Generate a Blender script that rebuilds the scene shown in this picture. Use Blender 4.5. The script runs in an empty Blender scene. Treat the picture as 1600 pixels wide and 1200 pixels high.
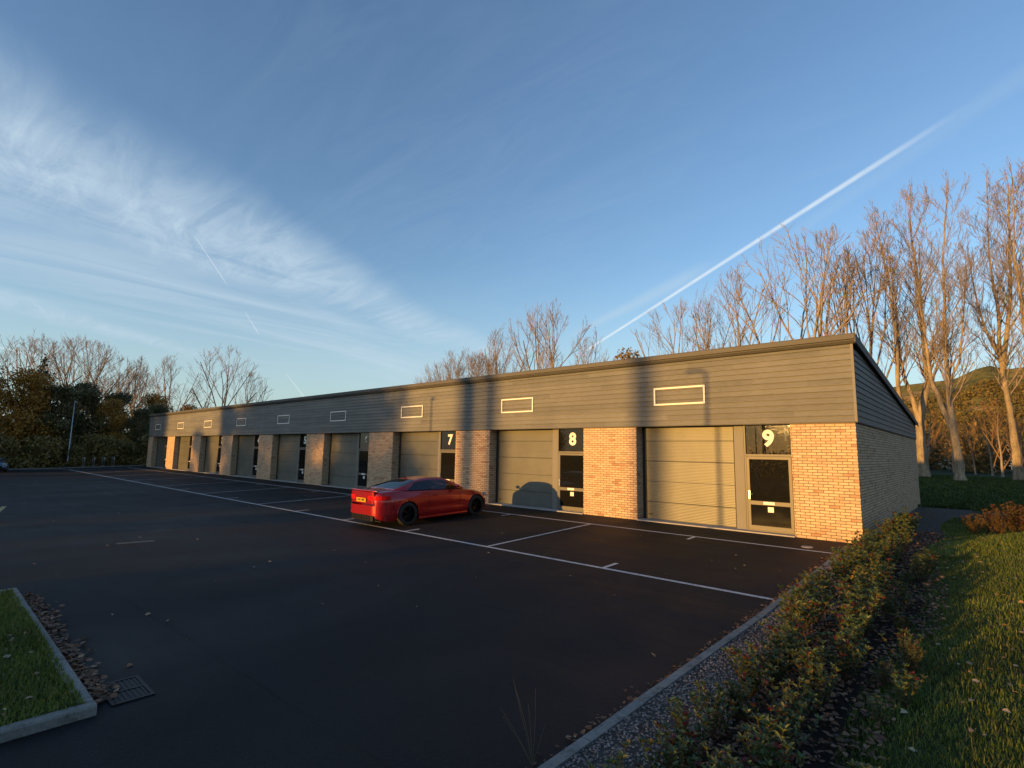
import bpy, math, random
import numpy as np
from mathutils import Vector, Matrix, Euler
SC = bpy.context.scene
COL = SC.collection
R = math.radians
# ------------------------------------------------------------------ helpers
class MB:
    def __init__(s): s.v = []; s.f = []; s.smooth = False
    def vert(s, p): s.v.append(tuple(p)); return len(s.v) - 1
    def face(s, pts):
        i = len(s.v); s.v.extend(tuple(p) for p in pts); s.f.append(tuple(range(i, i + len(pts))))
    def box(s, x0, x1, y0, y1, z0, z1):
        i = len(s.v)
        s.v += [(x0,y0,z0),(x1,y0,z0),(x1,y1,z0),(x0,y1,z0),(x0,y0,z1),(x1,y0,z1),(x1,y1,z1),(x0,y1,z1)]
        s.f += [(i,i+3,i+2,i+1),(i+4,i+5,i+6,i+7),(i,i+1,i+5,i+4),(i+1,i+2,i+6,i+5),(i+2,i+3,i+7,i+6),(i+3,i,i+4,i+7)]
        return s
    def grid(s, rows, closed=False):
        n = len(rows[0]); i = len(s.v)
        for r in rows: s.v.extend(tuple(p) for p in r)
        for a in range(len(rows) - 1):
            for b in range(n if closed else n - 1):
                c = (b + 1) % n
                s.f.append((i + a*n + b, i + a*n + c, i + (a+1)*n + c, i + (a+1)*n + b))
    def tube(s, pts, rs, n=6, cap=True):
        rows = []; up0 = Vector((0.31, 0.17, 0.93)); m = len(pts)
        pts = [Vector(p) for p in pts]
        for k in range(m):
            d = (pts[min(k+1, m-1)] - pts[max(k-1, 0)])
            if d.length < 1e-9: d = Vector((0,0,1))
            d.normalize()
            if abs(d.dot(up0)) > .95: up0 = Vector((0.9, 0.2, 0.1))
            a = d.cross(up0).normalized(); b = d.cross(a)
            rows.append([pts[k] + (a*math.cos(2*math.pi*j/n) + b*math.sin(2*math.pi*j/n))*rs[k] for j in range(n)])
        i = len(s.v); s.grid(rows, True)
        if cap:
            s.f.append(tuple(range(i + n - 1, i - 1, -1)))
            s.f.append(tuple(range(i + (m-1)*n, i + m*n)))
        return s
    def extrude(s, prof, x0, x1):           # closed (y,z) profile swept along x
        i = len(s.v); n = len(prof)
        for x in (x0, x1): s.v += [(x, p[0], p[1]) for p in prof]
        for k in range(n):
            l = (k+1) % n; s.f.append((i+k, i+l, i+n+l, i+n+k))
        s.f.append(tuple(range(i+n-1, i-1, -1))); s.f.append(tuple(range(i+n, i+2*n)))
        return s
    def mesh(s, name):
        me = bpy.data.meshes.new(name); me.from_pydata(s.v, [], s.f); me.update()
        if s.smooth: me.polygons.foreach_set('use_smooth', [True]*len(me.polygons))
        return me
def link(name, me, mat=None, parent=None):
    o = bpy.data.objects.new(name, me); COL.objects.link(o)
    if mat is not None and len(me.materials) == 0: me.materials.append(mat)
    if parent is not None: o.parent = parent
    return o
def obj(name, mb, mat, parent=None, smooth=False, bevel=0, fix=False):
    if smooth: mb.smooth = True
    me = mb.mesh(name) if isinstance(mb, MB) else mb
    if fix:
        import bmesh
        b = bmesh.new(); b.from_mesh(me); bmesh.ops.recalc_face_normals(b, faces=b.faces); b.to_mesh(me); b.free()
    o = link(name, me, mat, parent)
    if bevel:
        m = o.modifiers.new('bevel', 'BEVEL'); m.width = bevel; m.segments = 2; m.limit_method = 'ANGLE'
    return o
def tag(o, label=None, cat=None, group=None, kind=None):
    if label: o['label'] = label
    if cat: o['category'] = cat
    if group: o['group'] = group
    if kind: o['kind'] = kind
    return o
def thing(name, label, cat, loc=(0,0,0), rz=0, group=None, scale=1):
    o = bpy.data.objects.new(name, None); COL.objects.link(o); o.empty_display_size = .2
    o.location = loc; o.rotation_euler = (0,0,rz); o.scale = (scale,)*3 if not isinstance(scale, tuple) else scale
    return tag(o, label, cat, group)
def copy_tree(o, parent=None):
    c = o.copy(); COL.objects.link(c); c.parent = parent
    for ch in list(o.children): copy_tree(ch, c)
    return c
def struct(name, mb, mat, smooth=False): return tag(obj(name, mb, mat, None, smooth), kind='structure')
def bigmesh(name, V, F, k):                 # numpy vertex / face arrays, faces all with k corners
    me = bpy.data.meshes.new(name)
    me.vertices.add(len(V)); me.vertices.foreach_set('co', V.astype(np.float32).ravel())
    me.loops.add(len(F)*k); me.loops.foreach_set('vertex_index', F.astype(np.int32).ravel())
    me.polygons.add(len(F)); me.polygons.foreach_set('loop_start', np.arange(0, len(F)*k, k, dtype=np.int32))
    me.update(calc_edges=True); me.validate(); return me
# ------------------------------------------------------------------ materials
class NT:
    def __init__(s, tree): s.t = tree; tree.nodes.clear()
    def n(s, typ, ins=None, **kw):
        nd = s.t.nodes.new(typ)
        for k, v in kw.items(): setattr(nd, k, v)
        if ins:
            for k, v in ins.items(): s.set(nd.inputs[k], v)
        return nd
    def set(s, sock, v):
        if hasattr(v, 'is_output') or isinstance(v, bpy.types.NodeSocket): s.t.links.new(v, sock)
        elif isinstance(v, bpy.types.Node): s.t.links.new(v.outputs[0], sock)
        else:
            if hasattr(sock.default_value, '__len__') and not hasattr(v, '__len__'): v = (v,)*len(sock.default_value)
            if hasattr(v, '__len__') and sock.type == 'RGBA' and len(v) == 3: v = (*v, 1)
            sock.default_value = v
    def m(s, op, a, b=0.0, c=None, clamp=False):
        nd = s.t.nodes.new('ShaderNodeMath'); nd.operation = op; nd.use_clamp = clamp
        s.set(nd.inputs[0], a); s.set(nd.inputs[1], b)
        if c is not None: s.set(nd.inputs[2], c)
        return nd.outputs[0]
    def mix(s, f, a, b, blend='MIX'):
        nd = s.t.nodes.new('ShaderNodeMix'); nd.data_type = 'RGBA'; nd.blend_type = blend
        s.set(nd.inputs[0], f); s.set(nd.inputs[6], a); s.set(nd.inputs[7], b); return nd.outputs[2]
    def ramp(s, f, stops):
        nd = s.t.nodes.new('ShaderNodeValToRGB'); s.set(nd.inputs[0], f); e = nd.color_ramp.elements
        while len(e) < len(stops): e.new(.5)
        for i, (p, c) in enumerate(stops): e[i].position = p; e[i].color = (*c, 1) if hasattr(c, '__len__') else (c, c, c, 1)
        return nd.outputs[0]
    def step(s, v, a, b):
        nd = s.t.nodes.new('ShaderNodeMapRange'); nd.interpolation_type = 'SMOOTHSTEP'
        s.set(nd.inputs[0], v); nd.inputs[1].default_value = a; nd.inputs[2].default_value = b; return nd.outputs[0]
    def noise(s, vec, scale, detail=4, rough=.5, dist=0.0):
        nd = s.n('ShaderNodeTexNoise', {'Scale': scale, 'Detail': detail, 'Roughness': rough, 'Distortion': dist})
        if vec is not None: s.set(nd.inputs['Vector'], vec)
        return nd.outputs[0]
    def vmap(s, vec, scale=(1,1,1), rot=(0,0,0), loc=(0,0,0)):
        nd = s.n('ShaderNodeMapping', {'Vector': vec}); nd.inputs['Scale'].default_value = scale
        nd.inputs['Rotation'].default_value = rot; nd.inputs['Location'].default_value = loc; return nd.outputs[0]
def newmat(name):
    m = bpy.data.materials.new(name); m.use_nodes = True; return m, NT(m.node_tree)
def finish(nt, color, rough=.6, metal=0.0, bump=None, bstr=.3, bdist=.01, **kw):
    ins = {'Base Color': color, 'Roughness': rough, 'Metallic': metal}; ins.update(kw)
    b = nt.n('ShaderNodeBsdfPrincipled', ins)
    if bump is not None:
        bp = nt.n('ShaderNodeBump', {'Height': bump, 'Strength': bstr, 'Distance': bdist}); nt.set(b.inputs['Normal'], bp.outputs[0])
    o = nt.n('ShaderNodeOutputMaterial'); nt.t.links.new(b.outputs[0], o.inputs[0]); return b
def pos(nt): return nt.n('ShaderNodeNewGeometry').outputs['Position']
def ocoord(nt): return nt.n('ShaderNodeTexCoord').outputs['Object']
def simple(name, col, rough=.6, metal=0.0, var=.12, scale=6, bs=.1, bsc=40, **kw):
    m, nt = newmat(name); c = ocoord(nt)
    n = nt.noise(c, scale, 5, .6); n2 = nt.noise(c, bsc, 3)
    f = nt.ramp(n, [(.3, 1-var), (.7, 1+var*.6)])
    finish(nt, nt.mix(1.0, col, f, 'MULTIPLY'), rough, metal, n2, bs, .004, **kw); return m
def leafmat(name, cols, rough=.45, trans=.25, spec=.4):
    m, nt = newmat(name); g = nt.n('ShaderNodeNewGeometry')
    st = [(i/(len(cols)-1) if len(cols) > 1 else 0, c) for i, c in enumerate(cols)]
    col = nt.ramp(g.outputs['Random Per Island'], st)
    big = nt.noise(g.outputs['Position'], .9, 2); col = nt.mix(1.0, col, nt.ramp(big, [(.3, .65), (.7, 1.25)]), 'MULTIPLY')
    b = nt.n('ShaderNodeBsdfPrincipled', {'Base Color': col, 'Roughness': rough, 'Specular IOR Level': spec})
    t = nt.n('ShaderNodeBsdfTranslucent', {'Color': col}); mx = nt.n('ShaderNodeMixShader', {0: trans})
    nt.t.links.new(b.outputs[0], mx.inputs[1]); nt.t.links.new(t.outputs[0], mx.inputs[2])
    o = nt.n('ShaderNodeOutputMaterial'); nt.t.links.new(mx.outputs[0], o.inputs[0]); return m
M = {}
# brick: world aligned, u runs along whichever wall the face belongs to
def brickmat():
    m, nt = newmat('buff_brick'); g = nt.n('ShaderNodeNewGeometry'); P = nt.n('ShaderNodeSeparateXYZ', {0: g.outputs['Position']})
    N = nt.n('ShaderNodeSeparateXYZ', {0: g.outputs['True Normal']})
    side = nt.m('GREATER_THAN', nt.m('ABSOLUTE', N.outputs[0]), .5)
    u = nt.m('ADD', nt.m('MULTIPLY', P.outputs[1], side), nt.m('MULTIPLY', P.outputs[0], nt.m('SUBTRACT', 1.0, side)))
    vec = nt.n('ShaderNodeCombineXYZ', {0: u, 1: P.outputs[2], 2: 0.0}).outputs[0]
    br = nt.n('ShaderNodeTexBrick', {'Vector': vec, 'Color1': (.0,.0,.0), 'Color2': (1,1,1), 'Mortar': (0,0,0), 'Scale': 1.0, 'Mortar Size': .009,
        'Mortar Smooth': .25, 'Bias': 0.0, 'Brick Width': .225, 'Row Height': .0735}); br.offset = .5
    rnd = nt.m('ADD', br.outputs['Color'], nt.m('MULTIPLY', nt.m('SUBTRACT', nt.noise(vec, 1.7, 3), .5), .55))
    col = nt.ramp(rnd, [(0.0, (.38,.22,.13)), (.1, (.5,.33,.205)), (.45, (.57,.395,.25)), (.8, (.62,.45,.29)), (1.0, (.56,.38,.23))])
    dirt = nt.noise(vec, 14, 5, .65); blot = nt.step(dirt, .58, .7)
    col = nt.mix(nt.m('MULTIPLY', blot, .3), col, (.22,.13,.07))
    mort = nt.mix(nt.noise(vec, 30, 3), (.14,.1,.065), (.22,.165,.11))
    col = nt.mix(br.outputs['Fac'], col, mort)
    h = nt.m('ADD', nt.m('MULTIPLY', nt.m('SUBTRACT', 1.0, br.outputs['Fac']), 1.0), nt.m('MULTIPLY', nt.noise(vec, 60, 4), .35))
    finish(nt, col, .9, 0.0, h, .9, .006, **{'Specular IOR Level': .15}); return m
def claddingmat():
    m, nt = newmat('grey_weatherboard'); c = pos(nt)
    P = nt.n('ShaderNodeSeparateXYZ', {0: c}); row = nt.m('FLOOR', nt.m('DIVIDE', nt.m('SUBTRACT', P.outputs[2], 3.0), .157))
    seg = nt.m('FLOOR', nt.m('DIVIDE', nt.m('ADD', P.outputs[0], nt.m('MULTIPLY', row, 1.37)), 3.6))
    w = nt.n('ShaderNodeTexWhiteNoise', {'Vector': nt.n('ShaderNodeCombineXYZ', {0: row, 1: seg, 2: 0.0}).outputs[0]}); w.noise_dimensions = '3D'
    grain = nt.noise(nt.vmap(c, (1.5, 1.5, 40)), 3, 6, .7, .4)
    n2 = nt.noise(c, .8, 3)
    col = nt.ramp(grain, [(.3, (.105,.106,.098)), (.7, (.188,.188,.17))])
    col = nt.mix(1.0, col, nt.ramp(w.outputs[0], [(0, .86), (1, 1.12)]), 'MULTIPLY')
    col = nt.mix(1.0, col, nt.ramp(n2, [(.3, .9), (.7, 1.08)]), 'MULTIPLY')
    finish(nt, col, .62, 0.0, grain, .35, .004, **{'Specular IOR Level': .3}); return m
def asphaltmat():
    m, nt = newmat('asphalt'); c = pos(nt)
    fine = nt.noise(c, 62, 4, .85); vor = nt.n('ShaderNodeTexVoronoi', {'Vector': c, 'Scale': 75.0}).outputs[0]
    big = nt.noise(nt.vmap(c, (.35, .18, 1)), 1, 5, .55, .8)
    tyre = nt.noise(nt.vmap(c, (.13, 1.1, 1), (0, 0, R(-14))), 1.0, 4, .55, 1.4)
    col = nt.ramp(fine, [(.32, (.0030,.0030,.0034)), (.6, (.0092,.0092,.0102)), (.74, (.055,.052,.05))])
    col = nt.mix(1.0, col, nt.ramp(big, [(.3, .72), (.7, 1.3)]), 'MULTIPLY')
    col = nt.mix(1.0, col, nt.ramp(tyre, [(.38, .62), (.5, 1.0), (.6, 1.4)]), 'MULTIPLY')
    P_ = nt.n('ShaderNodeSeparateXYZ', {0: c}); wv = nt.m('MULTIPLY', nt.m('SUBTRACT', nt.noise(c, 1.3, 3), .5), .12)
    for yy, xx in ((-9.4, 0), (-12.9, 0)):
        d = nt.m('ABSOLUTE', nt.m('ADD', nt.m('SUBTRACT', nt.m('SUBTRACT', P_.outputs[1], yy), nt.m('MULTIPLY', P_.outputs[0], .03)), wv))
        col = nt.mix(nt.m('MULTIPLY', nt.m('SUBTRACT', 1.0, nt.step(d, .008, .03)), .75), col, (.003,.003,.003))
    grit = nt.step(nt.noise(c, 24, 3, .7), .62, .74); col = nt.mix(nt.m('MULTIPLY', grit, .35), col, (.04,.039,.039))
    stain = nt.step(nt.noise(c, .55, 4, .6), .6, .68); col = nt.mix(nt.m('MULTIPLY', stain, .5), col, (.0045,.0045,.005))
    stone = nt.m('SUBTRACT', 1.0, vor)
    ro = nt.ramp(nt.m('ADD', nt.m('MULTIPLY', big, .6), nt.m('MULTIPLY', tyre, .4)), [(.35, .62), (.65, .86)])
    finish(nt, col, ro, 0.0, nt.m('ADD', stone, nt.m('MULTIPLY', fine, .8)), .75, .006, **{'Specular IOR Level': .26}); return m
def groundmat(name, stops, sc=2.0, fsc=30, bs=.6, bd=.03, rough=.9):
    m, nt = newmat(name); c = pos(nt)
    a = nt.noise(c, sc, 5, .6); b = nt.noise(c, fsc, 5, .7)
    col = nt.ramp(nt.m('ADD', nt.m('MULTIPLY', a, .5), nt.m('MULTIPLY', b, .5)), stops)
    finish(nt, col, rough, 0.0, b, bs, bd, **{'Specular IOR Level': .15}); return m
M['brick'] = brickmat(); M['clad'] = claddingmat(); M['asphalt'] = asphaltmat()
M['lawn'] = groundmat('lawn', [(.35, (.012,.022,.007)), (.55, (.028,.044,.012)), (.7, (.05,.065,.02))], .7, 25)
M['soil'] = groundmat('soil', [(.35, (.008,.006,.005)), (.6, (.03,.022,.016)), (.75, (.055,.04,.03))], 3, 40, 1, .04)
M['gravel'] = groundmat('gravel', [(.3, (.03,.026,.022)), (.55, (.085,.075,.066)), (.75, (.2,.18,.16))], 6, 70, 1, .02)
M['stone'] = leafmat('pebble', [(.09,.08,.075), (.17,.15,.145), (.28,.25,.23), (.12,.095,.085)], .7, 0.0)
def kerbmat():
    m, nt = newmat('kerb_concrete'); c = pos(nt); a = nt.noise(c, 3, 5, .6); b = nt.noise(c, 35, 5, .7); st = nt.step(nt.noise(c, 9, 4, .6), .52, .68)
    col = nt.ramp(nt.m('ADD', nt.m('MULTIPLY', a, .5), nt.m('MULTIPLY', b, .5)), [(.35, (.15,.145,.13)), (.65, (.29,.28,.255))])
    col = nt.mix(nt.m('MULTIPLY', st, .55), col, (.075,.075,.055))
    finish(nt, col, .9, 0, b, .6, .008, **{'Specular IOR Level': .2}); return m
M['kerb'] = kerbmat()
M['sill'] = simple('concrete_sill', (.36,.34,.31), .85, 0, .2, 4, .25, 60)
M['frame'] = simple('anthracite_frame', (.1,.092,.078), .5, .1, .05, 3)
M['doorp'] = None
M['postm'] = simple('grey_post_panel', (.15,.145,.132), .6, 0, .06, 3)
def doormat():
    m, nt = newmat('grey_door_panel'); c = pos(nt); P = nt.n('ShaderNodeSeparateXYZ', {0: c})
    rib = nt.n('ShaderNodeTexWave', {'Vector': c, 'Scale': 9.0, 'Distortion': 0.0}); rib.bands_direction = 'Z'; rib.inputs['Scale'].default_value = 7.0
    g = nt.noise(c, 260, 2); bow = nt.noise(nt.vmap(c, (.8, 1, 2.2)), 1.3, 2)
    col = nt.ramp(nt.noise(c, 1.5, 4), [(.3, (.09,.09,.073)), (.7, (.114,.113,.092))])
    h = nt.m('ADD', nt.m('MULTIPLY', rib.outputs['Fac'], 1.6), nt.m('ADD', nt.m('MULTIPLY', g, .25), nt.m('MULTIPLY', bow, 2.5)))
    finish(nt, col, .42, .1, h, .35, .004, **{'Specular IOR Level': .5}); return m
M['doorp'] = doormat()
M['dark'] = simple('black_rubber', (.012,.012,.012), .7)
M['roofm'] = simple('roof_flashing', (.075,.073,.068), .65, 0, .1, 2)
M['rooftop'] = simple('roof_sheet', (.13,.13,.13), .6, .2)
M['white'] = simple('white_paint', (.72,.7,.64), .5, 0, .04)
M['paint'] = None
def linemat(name, col, wear=.5):
    m, nt = newmat(name); c = pos(nt); n = nt.noise(c, 26, 6, .75); n2 = nt.noise(c, 2.2, 3)
    f = nt.m('MULTIPLY', nt.step(nt.m('ADD', n, nt.m('MULTIPLY', n2, .35)), .62, .8), wear)
    cc = nt.mix(f, col, (.03,.03,.03)); finish(nt, nt.mix(1.0, cc, nt.ramp(n2, [(.3,.8),(.7,1.05)]), 'MULTIPLY'), .75, 0, n, .3, .003); return m
M['paint'] = linemat('line_paint', (.62,.6,.58)); M['ypaint'] = linemat('faded_line_paint', (.15,.125,.09), .9); M['ypaint2'] = linemat('yellow_line_paint', (.5,.36,.14), .4)
M['galv'] = simple('galvanised_steel', (.42,.43,.44), .38, .75, .1, 3)
M['iron'] = simple('cast_iron', (.014,.013,.013), .55, .6, .3, 12, .4, 50)
M['steel'] = simple('stainless_steel', (.6,.6,.58), .25, 1.0, .03)
def glassdark():
    m, nt = newmat('dark_window_glass'); c = pos(nt); n = nt.noise(c, 55, 5, .8)
    f = nt.step(n, .6, .78)
    col = nt.mix(nt.m('MULTIPLY', f, .25), (.008,.008,.007), (.12,.11,.09)); ro = nt.m('MULTIPLY', f, .7)
    finish(nt, col, ro, 0.0, None, **{'Specular IOR Level': .36, 'IOR': 1.5}); return m
M['glass'] = glassdark()
def barkmat(name, a, b, c3=None):
    m, nt = newmat(name); c = ocoord(nt)
    n = nt.noise(nt.vmap(c, (1, 1, .35)), 2.2, 6, .65); n2 = nt.noise(nt.vmap(c, (1,1,.3)), 14, 5, .7)
    col = nt.ramp(nt.m('ADD', nt.m('MULTIPLY', n, .6), nt.m('MULTIPLY', n2, .4)), [(.35, a), (.62, b)])
    finish(nt, col, .9, 0.0, n2, .8, .05, **{'Specular IOR Level': .1}); return m
M['bark'] = barkmat('pale_bark', (.1,.08,.06), (.4,.33,.23)); M['twig'] = barkmat('twig_bark', (.17,.14,.115), (.36,.295,.24))
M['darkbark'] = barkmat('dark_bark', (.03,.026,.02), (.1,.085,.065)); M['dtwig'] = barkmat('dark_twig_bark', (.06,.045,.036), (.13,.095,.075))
# ------------------------------------------------------------------ terrain heights (metres)
def sm(t): t = max(0.0, min(1.0, t)); return t*t*(3 - 2*t)
def za(y):                                    # car park falls away from the building
    if y >= 0: return 0.0
    if y > -7: return .03*y
    return -.21 - .008*min(-7 - y, 9)
XF, XR = -62.5, -.25                           # far and near side kerb of the car park
def hg(x, y):
    b = za(y) if y < 0 else 0.0
    if x <= XR and x >= XF and y < .3: return b - .06
    if -61 < x < .02 and -.01 < y < 15: return -.06
    if x > XR:
        t = sm((x - 1.3)/2.0)*sm((5.5 - y)/6.0)
        r = b + .015 + .16*sm((x + .1)/1.5)*sm((4 - y)/5) + .42*t + .02*math.sin(x*2.3 + y*.9)*t
        return r*1.0
    return b + .09
# ------------------------------------------------------------------ camera
cam = bpy.data.cameras.new('camera'); co = bpy.data.objects.new('camera', cam); COL.objects.link(co)
f, pi_, ro, ya = 824.79475, .12747, .01682, -.7306
fw = Vector((math.sin(ya)*math.cos(pi_), math.cos(ya)*math.cos(pi_), math.sin(pi_)))
rt = Vector((math.cos(ya), -math.sin(ya), 0)); up = rt.cross(fw)
r2 = rt*math.cos(ro) + up*math.sin(ro); u2 = -rt*math.sin(ro) + up*math.cos(ro)
mw = Matrix(((r2.x, u2.x, -fw.x, 2.39245), (r2.y, u2.y, -fw.y, -15.53052), (r2.z, u2.z, -fw.z, 2.09271), (0,0,0,1)))
co.matrix_world = mw; cam.sensor_width = 36; cam.lens = 36*f/1600; cam.clip_end = 5000; cam.clip_start = .05
SC.camera = co
# ------------------------------------------------------------------ light and sky
SUN_EL, SUN_AZ = R(3.35), R(194.5)              # azimuth of the sun, clockwise from +Y
sdir = Vector((math.sin(SUN_AZ)*math.cos(SUN_EL), math.cos(SUN_AZ)*math.cos(SUN_EL), math.sin(SUN_EL)))
sl = bpy.data.lights.new('sun', 'SUN'); sl.energy = 3.15; sl.angle = R(.5); sl.color = (1, .515, .115)
so = bpy.data.objects.new('sun', sl); COL.objects.link(so); so.rotation_euler = sdir.to_track_quat('Z', 'Y').to_euler()
W = bpy.data.worlds.new('World'); SC.world = W; W.use_nodes = True
nt = NT(W.node_tree)
sky = nt.n('ShaderNodeTexSky'); sky.sky_type = 'NISHITA'; sky.sun_disc = False
sky.sun_elevation = SUN_EL; sky.sun_rotation = SUN_AZ; sky.altitude = 100; sky.air_density = 1.0; sky.dust_density = .6; sky.ozone_density = 1.6
dv = nt.n('ShaderNodeTexCoord').outputs['Generated']
dn = nt.n('ShaderNodeVectorMath', {0: dv}); dn.operation = 'NORMALIZE'; dn = dn.outputs[0]
def dot(v):
    nd = nt.n('ShaderNodeVectorMath', {0: dn, 1: tuple(v)}); nd.operation = 'DOT_PRODUCT'; return nd.outputs['Value']
xyz = nt.n('ShaderNodeSeparateXYZ', {0: dn}); zc = nt.m('MAXIMUM', xyz.outputs[2], 0.0); zz = nt.m('ADD', zc, .07)
flat = nt.n('ShaderNodeCombineXYZ', {0: nt.m('DIVIDE', xyz.outputs[0], zz), 1: nt.m('DIVIDE', xyz.outputs[1], zz), 2: 0.0}).outputs[0]
def arc(a, b, w0, w1, soft=.5, ends=(.0, .0), noise=None, fade=.999):
    """mask of a streak of cloud along the great circle a -> b; half width goes w0 -> w1"""
    a = Vector(a).normalized(); b = Vector(b).normalized(); n_ = a.cross(b).normalized(); t_ = n_.cross(a)
    L = a.angle(b); ang = nt.m('ARCTAN2', dot(t_), dot(a)); s = nt.m('DIVIDE', ang, L)
    w = nt.m('ADD', w0, nt.m('MULTIPLY', nt.m('MINIMUM', nt.m('MAXIMUM', s, 0.0), 1.0), w1 - w0))
    d = dot(n_)
    if noise is not None: d = nt.m('ADD', d, noise)
    q = nt.m('DIVIDE', nt.m('ABSOLUTE', d), w)
    m_ = nt.m('SUBTRACT', 1.0, nt.step(q, soft, 1.0))
    e = nt.m('MULTIPLY', nt.step(s, -ends[0] - .001, .001), nt.m('SUBTRACT', 1.0, nt.step(s, fade, 1.0 + ends[1] + .001)))
    return nt.m('MULTIPLY', m_, e)
warp = nt.m('MULTIPLY', nt.m('SUBTRACT', nt.noise(dn, 4.0, 3), .5), .09)
fib = nt.noise(nt.vmap(flat, (.9, 3.2, 1), (0, 0, R(24))), 1.7, 8, .66, 1.6)
fib2 = nt.noise(nt.vmap(flat, (2.4, .55, 1), (0, 0, R(12))), 1.3, 7, .62, .9)
soft_ = nt.noise(nt.vmap(flat, (.5, .9, 1), (0,0,R(30))), .8, 4, .5)
s0, s1, s2 = (-.9093,.0264,.4153), (-.8009,.5407,.2573), (-.69,.70,.188)
band = arc(s0, s2, .125, .024, .0, (1.2, .1), warp)
band2 = arc((-.93,-.02,.37), (-.8225,.51,.25), .10, .03, .0, (1, .5), warp)
wide = arc((-.95,.05,.30), (-.80,.58,.15), .20, .10, .0, (1.5, .6), warp)
low = arc((-.9801,.0545,.1906), (-.9563,.2465,.1573), .022, .012, .0, (1, .5), nt.m('MULTIPLY', warp, .3))
wisp = arc((-.5367,.8107,.2339), (-.387,.8703,.3046), .010, .020, .0, (.3, .5), nt.m('MULTIPLY', warp, .15))
rightc = arc((-.25,.95,.13), (.15,.97,.16), .05, .06, .0, (.6, 1), nt.m('MULTIPLY', warp, .5))
F1 = nt.step(fib, .28, .76); F2 = nt.step(fib2, .34, .72); F3 = nt.step(soft_, .35, .7)
cl = nt.m('MULTIPLY', band, nt.m('ADD', .3, nt.m('MULTIPLY', F1, .34)))
cl = nt.m('ADD', cl, nt.m('MULTIPLY', band2, nt.m('MULTIPLY', F1, .35)))
cl = nt.m('ADD', cl, nt.m('MULTIPLY', wide, nt.m('MULTIPLY', nt.m('ADD', F2, .3), .5)))
cl = nt.m('ADD', cl, nt.m('MULTIPLY', low, nt.m('ADD', .15, nt.m('MULTIPLY', F1, .5))))
cl = nt.m('ADD', cl, nt.m('MULTIPLY', wisp, .38)); cl = nt.m('ADD', cl, nt.m('MULTIPLY', rightc, nt.m('MULTIPLY', F3, .45)))
cl = nt.m('ADD', cl, nt.m('MULTIPLY', nt.m('MULTIPLY', F3, F1), .08))
bead = nt.m('ADD', .55, nt.m('MULTIPLY', nt.noise(dn, 45, 4), .7))
tr = arc((-.5416,.8181,.1932), (.0095,.8851,.4653), .0032, .0065, .1, (.02, .03), nt.m('MULTIPLY', warp, .02), .72)
trl = nt.m('MULTIPLY', nt.m('MULTIPLY', tr, bead), .72)
tr2 = arc((-.36,.876,.262), (.03,.865,.455), .012, .02, .0, (.3, .8), nt.m('MULTIPLY', warp, .05)); cl = nt.m('ADD', cl, nt.m('MULTIPLY', tr2, .11))
for a, b, w, k in [((-.9086,.2583,.3283), (-.9122,.3013,.2777), .0013, .35), ((-.9117,.3434,.2255), (-.9105,.3629,.1982), .0013, .35),
                   ((-.9898,.0615,.1287), (-.9877,.0978,.1223), .0017, .6), ((-.9003,.4163,.1269), (-.8907,.4455,.0898), .0017, .35)]:
    trl = nt.m('ADD', trl, nt.m('MULTIPLY', arc(a, b, w*.55, w*1.1, .2, (.05, .4)), k))
cl = nt.m('MULTIPLY', nt.m('MINIMUM', cl, 1.0), nt.step(xyz.outputs[2], -.01, .07))
SKYGAIN = (.87, 1.01, 1.27)
skc = nt.mix(1.0, sky.outputs[0], SKYGAIN, 'MULTIPLY')
hsv = nt.n('ShaderNodeHueSaturation', {'Hue': .5, 'Saturation': 1.0, 'Value': 1.0, 'Color': skc}).outputs[0]
CLOUD = (1.55, 1.95, 2.3)
hz_ = nt.m('SUBTRACT', 1.0, nt.step(xyz.outputs[2], -.05, .36))
skf = nt.mix(nt.m('MULTIPLY', hz_, .74), hsv, (1.42, 1.94, 2.2))
skf = nt.mix(nt.m('MULTIPLY', cl, .95), skf, CLOUD)
skf = nt.mix(nt.m('MULTIPLY', nt.m('MINIMUM', trl, 1.0), nt.step(xyz.outputs[2], -.01, .07)), skf, (2.35, 2.6, 2.75))
bg = nt.n('ShaderNodeBackground', {'Color': skf, 'Strength': .15}); wo = nt.n('ShaderNodeOutputWorld'); nt.t.links.new(bg.outputs[0], wo.inputs[0])
SC.view_settings.view_transform = 'Standard'; SC.view_settings.look = 'None'; SC.view_settings.gamma = 1; SC.view_settings.exposure = 1.23
SC.render.engine = 'CYCLES'
# ------------------------------------------------------------------ setting: ground, car park, kerbs, markings
def hx(vals): return sorted(set(vals))
xs = hx([-3000,-1500,-800,-400,-250,-160,-120,-95,-80,-72,-66,-63,XF-.12,XF-.1] + list(np.linspace(XF, XR, 20)) + [XR+.02, -.05,0,.1] + [round(v,2) for v in np.arange(.3,6,.3)] + [6.5,7.5,9,12,16,25,40,70,120,250,500,1000,3000])
ys = hx([-3000,-1000,-400,-200,-120,-80,-60,-40,-30,-24] + [round(v,2) for v in np.arange(-20,8,.6)] + [8.5,10,12,14.7,15,17,20,25,30,40,50,60,75,90,120,200,400,800,1500,3000])
g = MB(); g.smooth = True
g.grid([[(x, y, hg(x, y) - (.07 if XR < x < 1.5 and y < 3.2 else 0)) for x in xs] for y in ys]); struct('ground', g, M['lawn'], True)
g = MB(); ys2 = [-75,-50,-30,-20,-16,-13,-10,-8.5,-7,-6,-4,-2,0,.38]
g.grid([[(x, y, za(y)) for x in (XF, -40, -20, XR)] for y in ys2]); struct('car_park', g, M['asphalt'])
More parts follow.
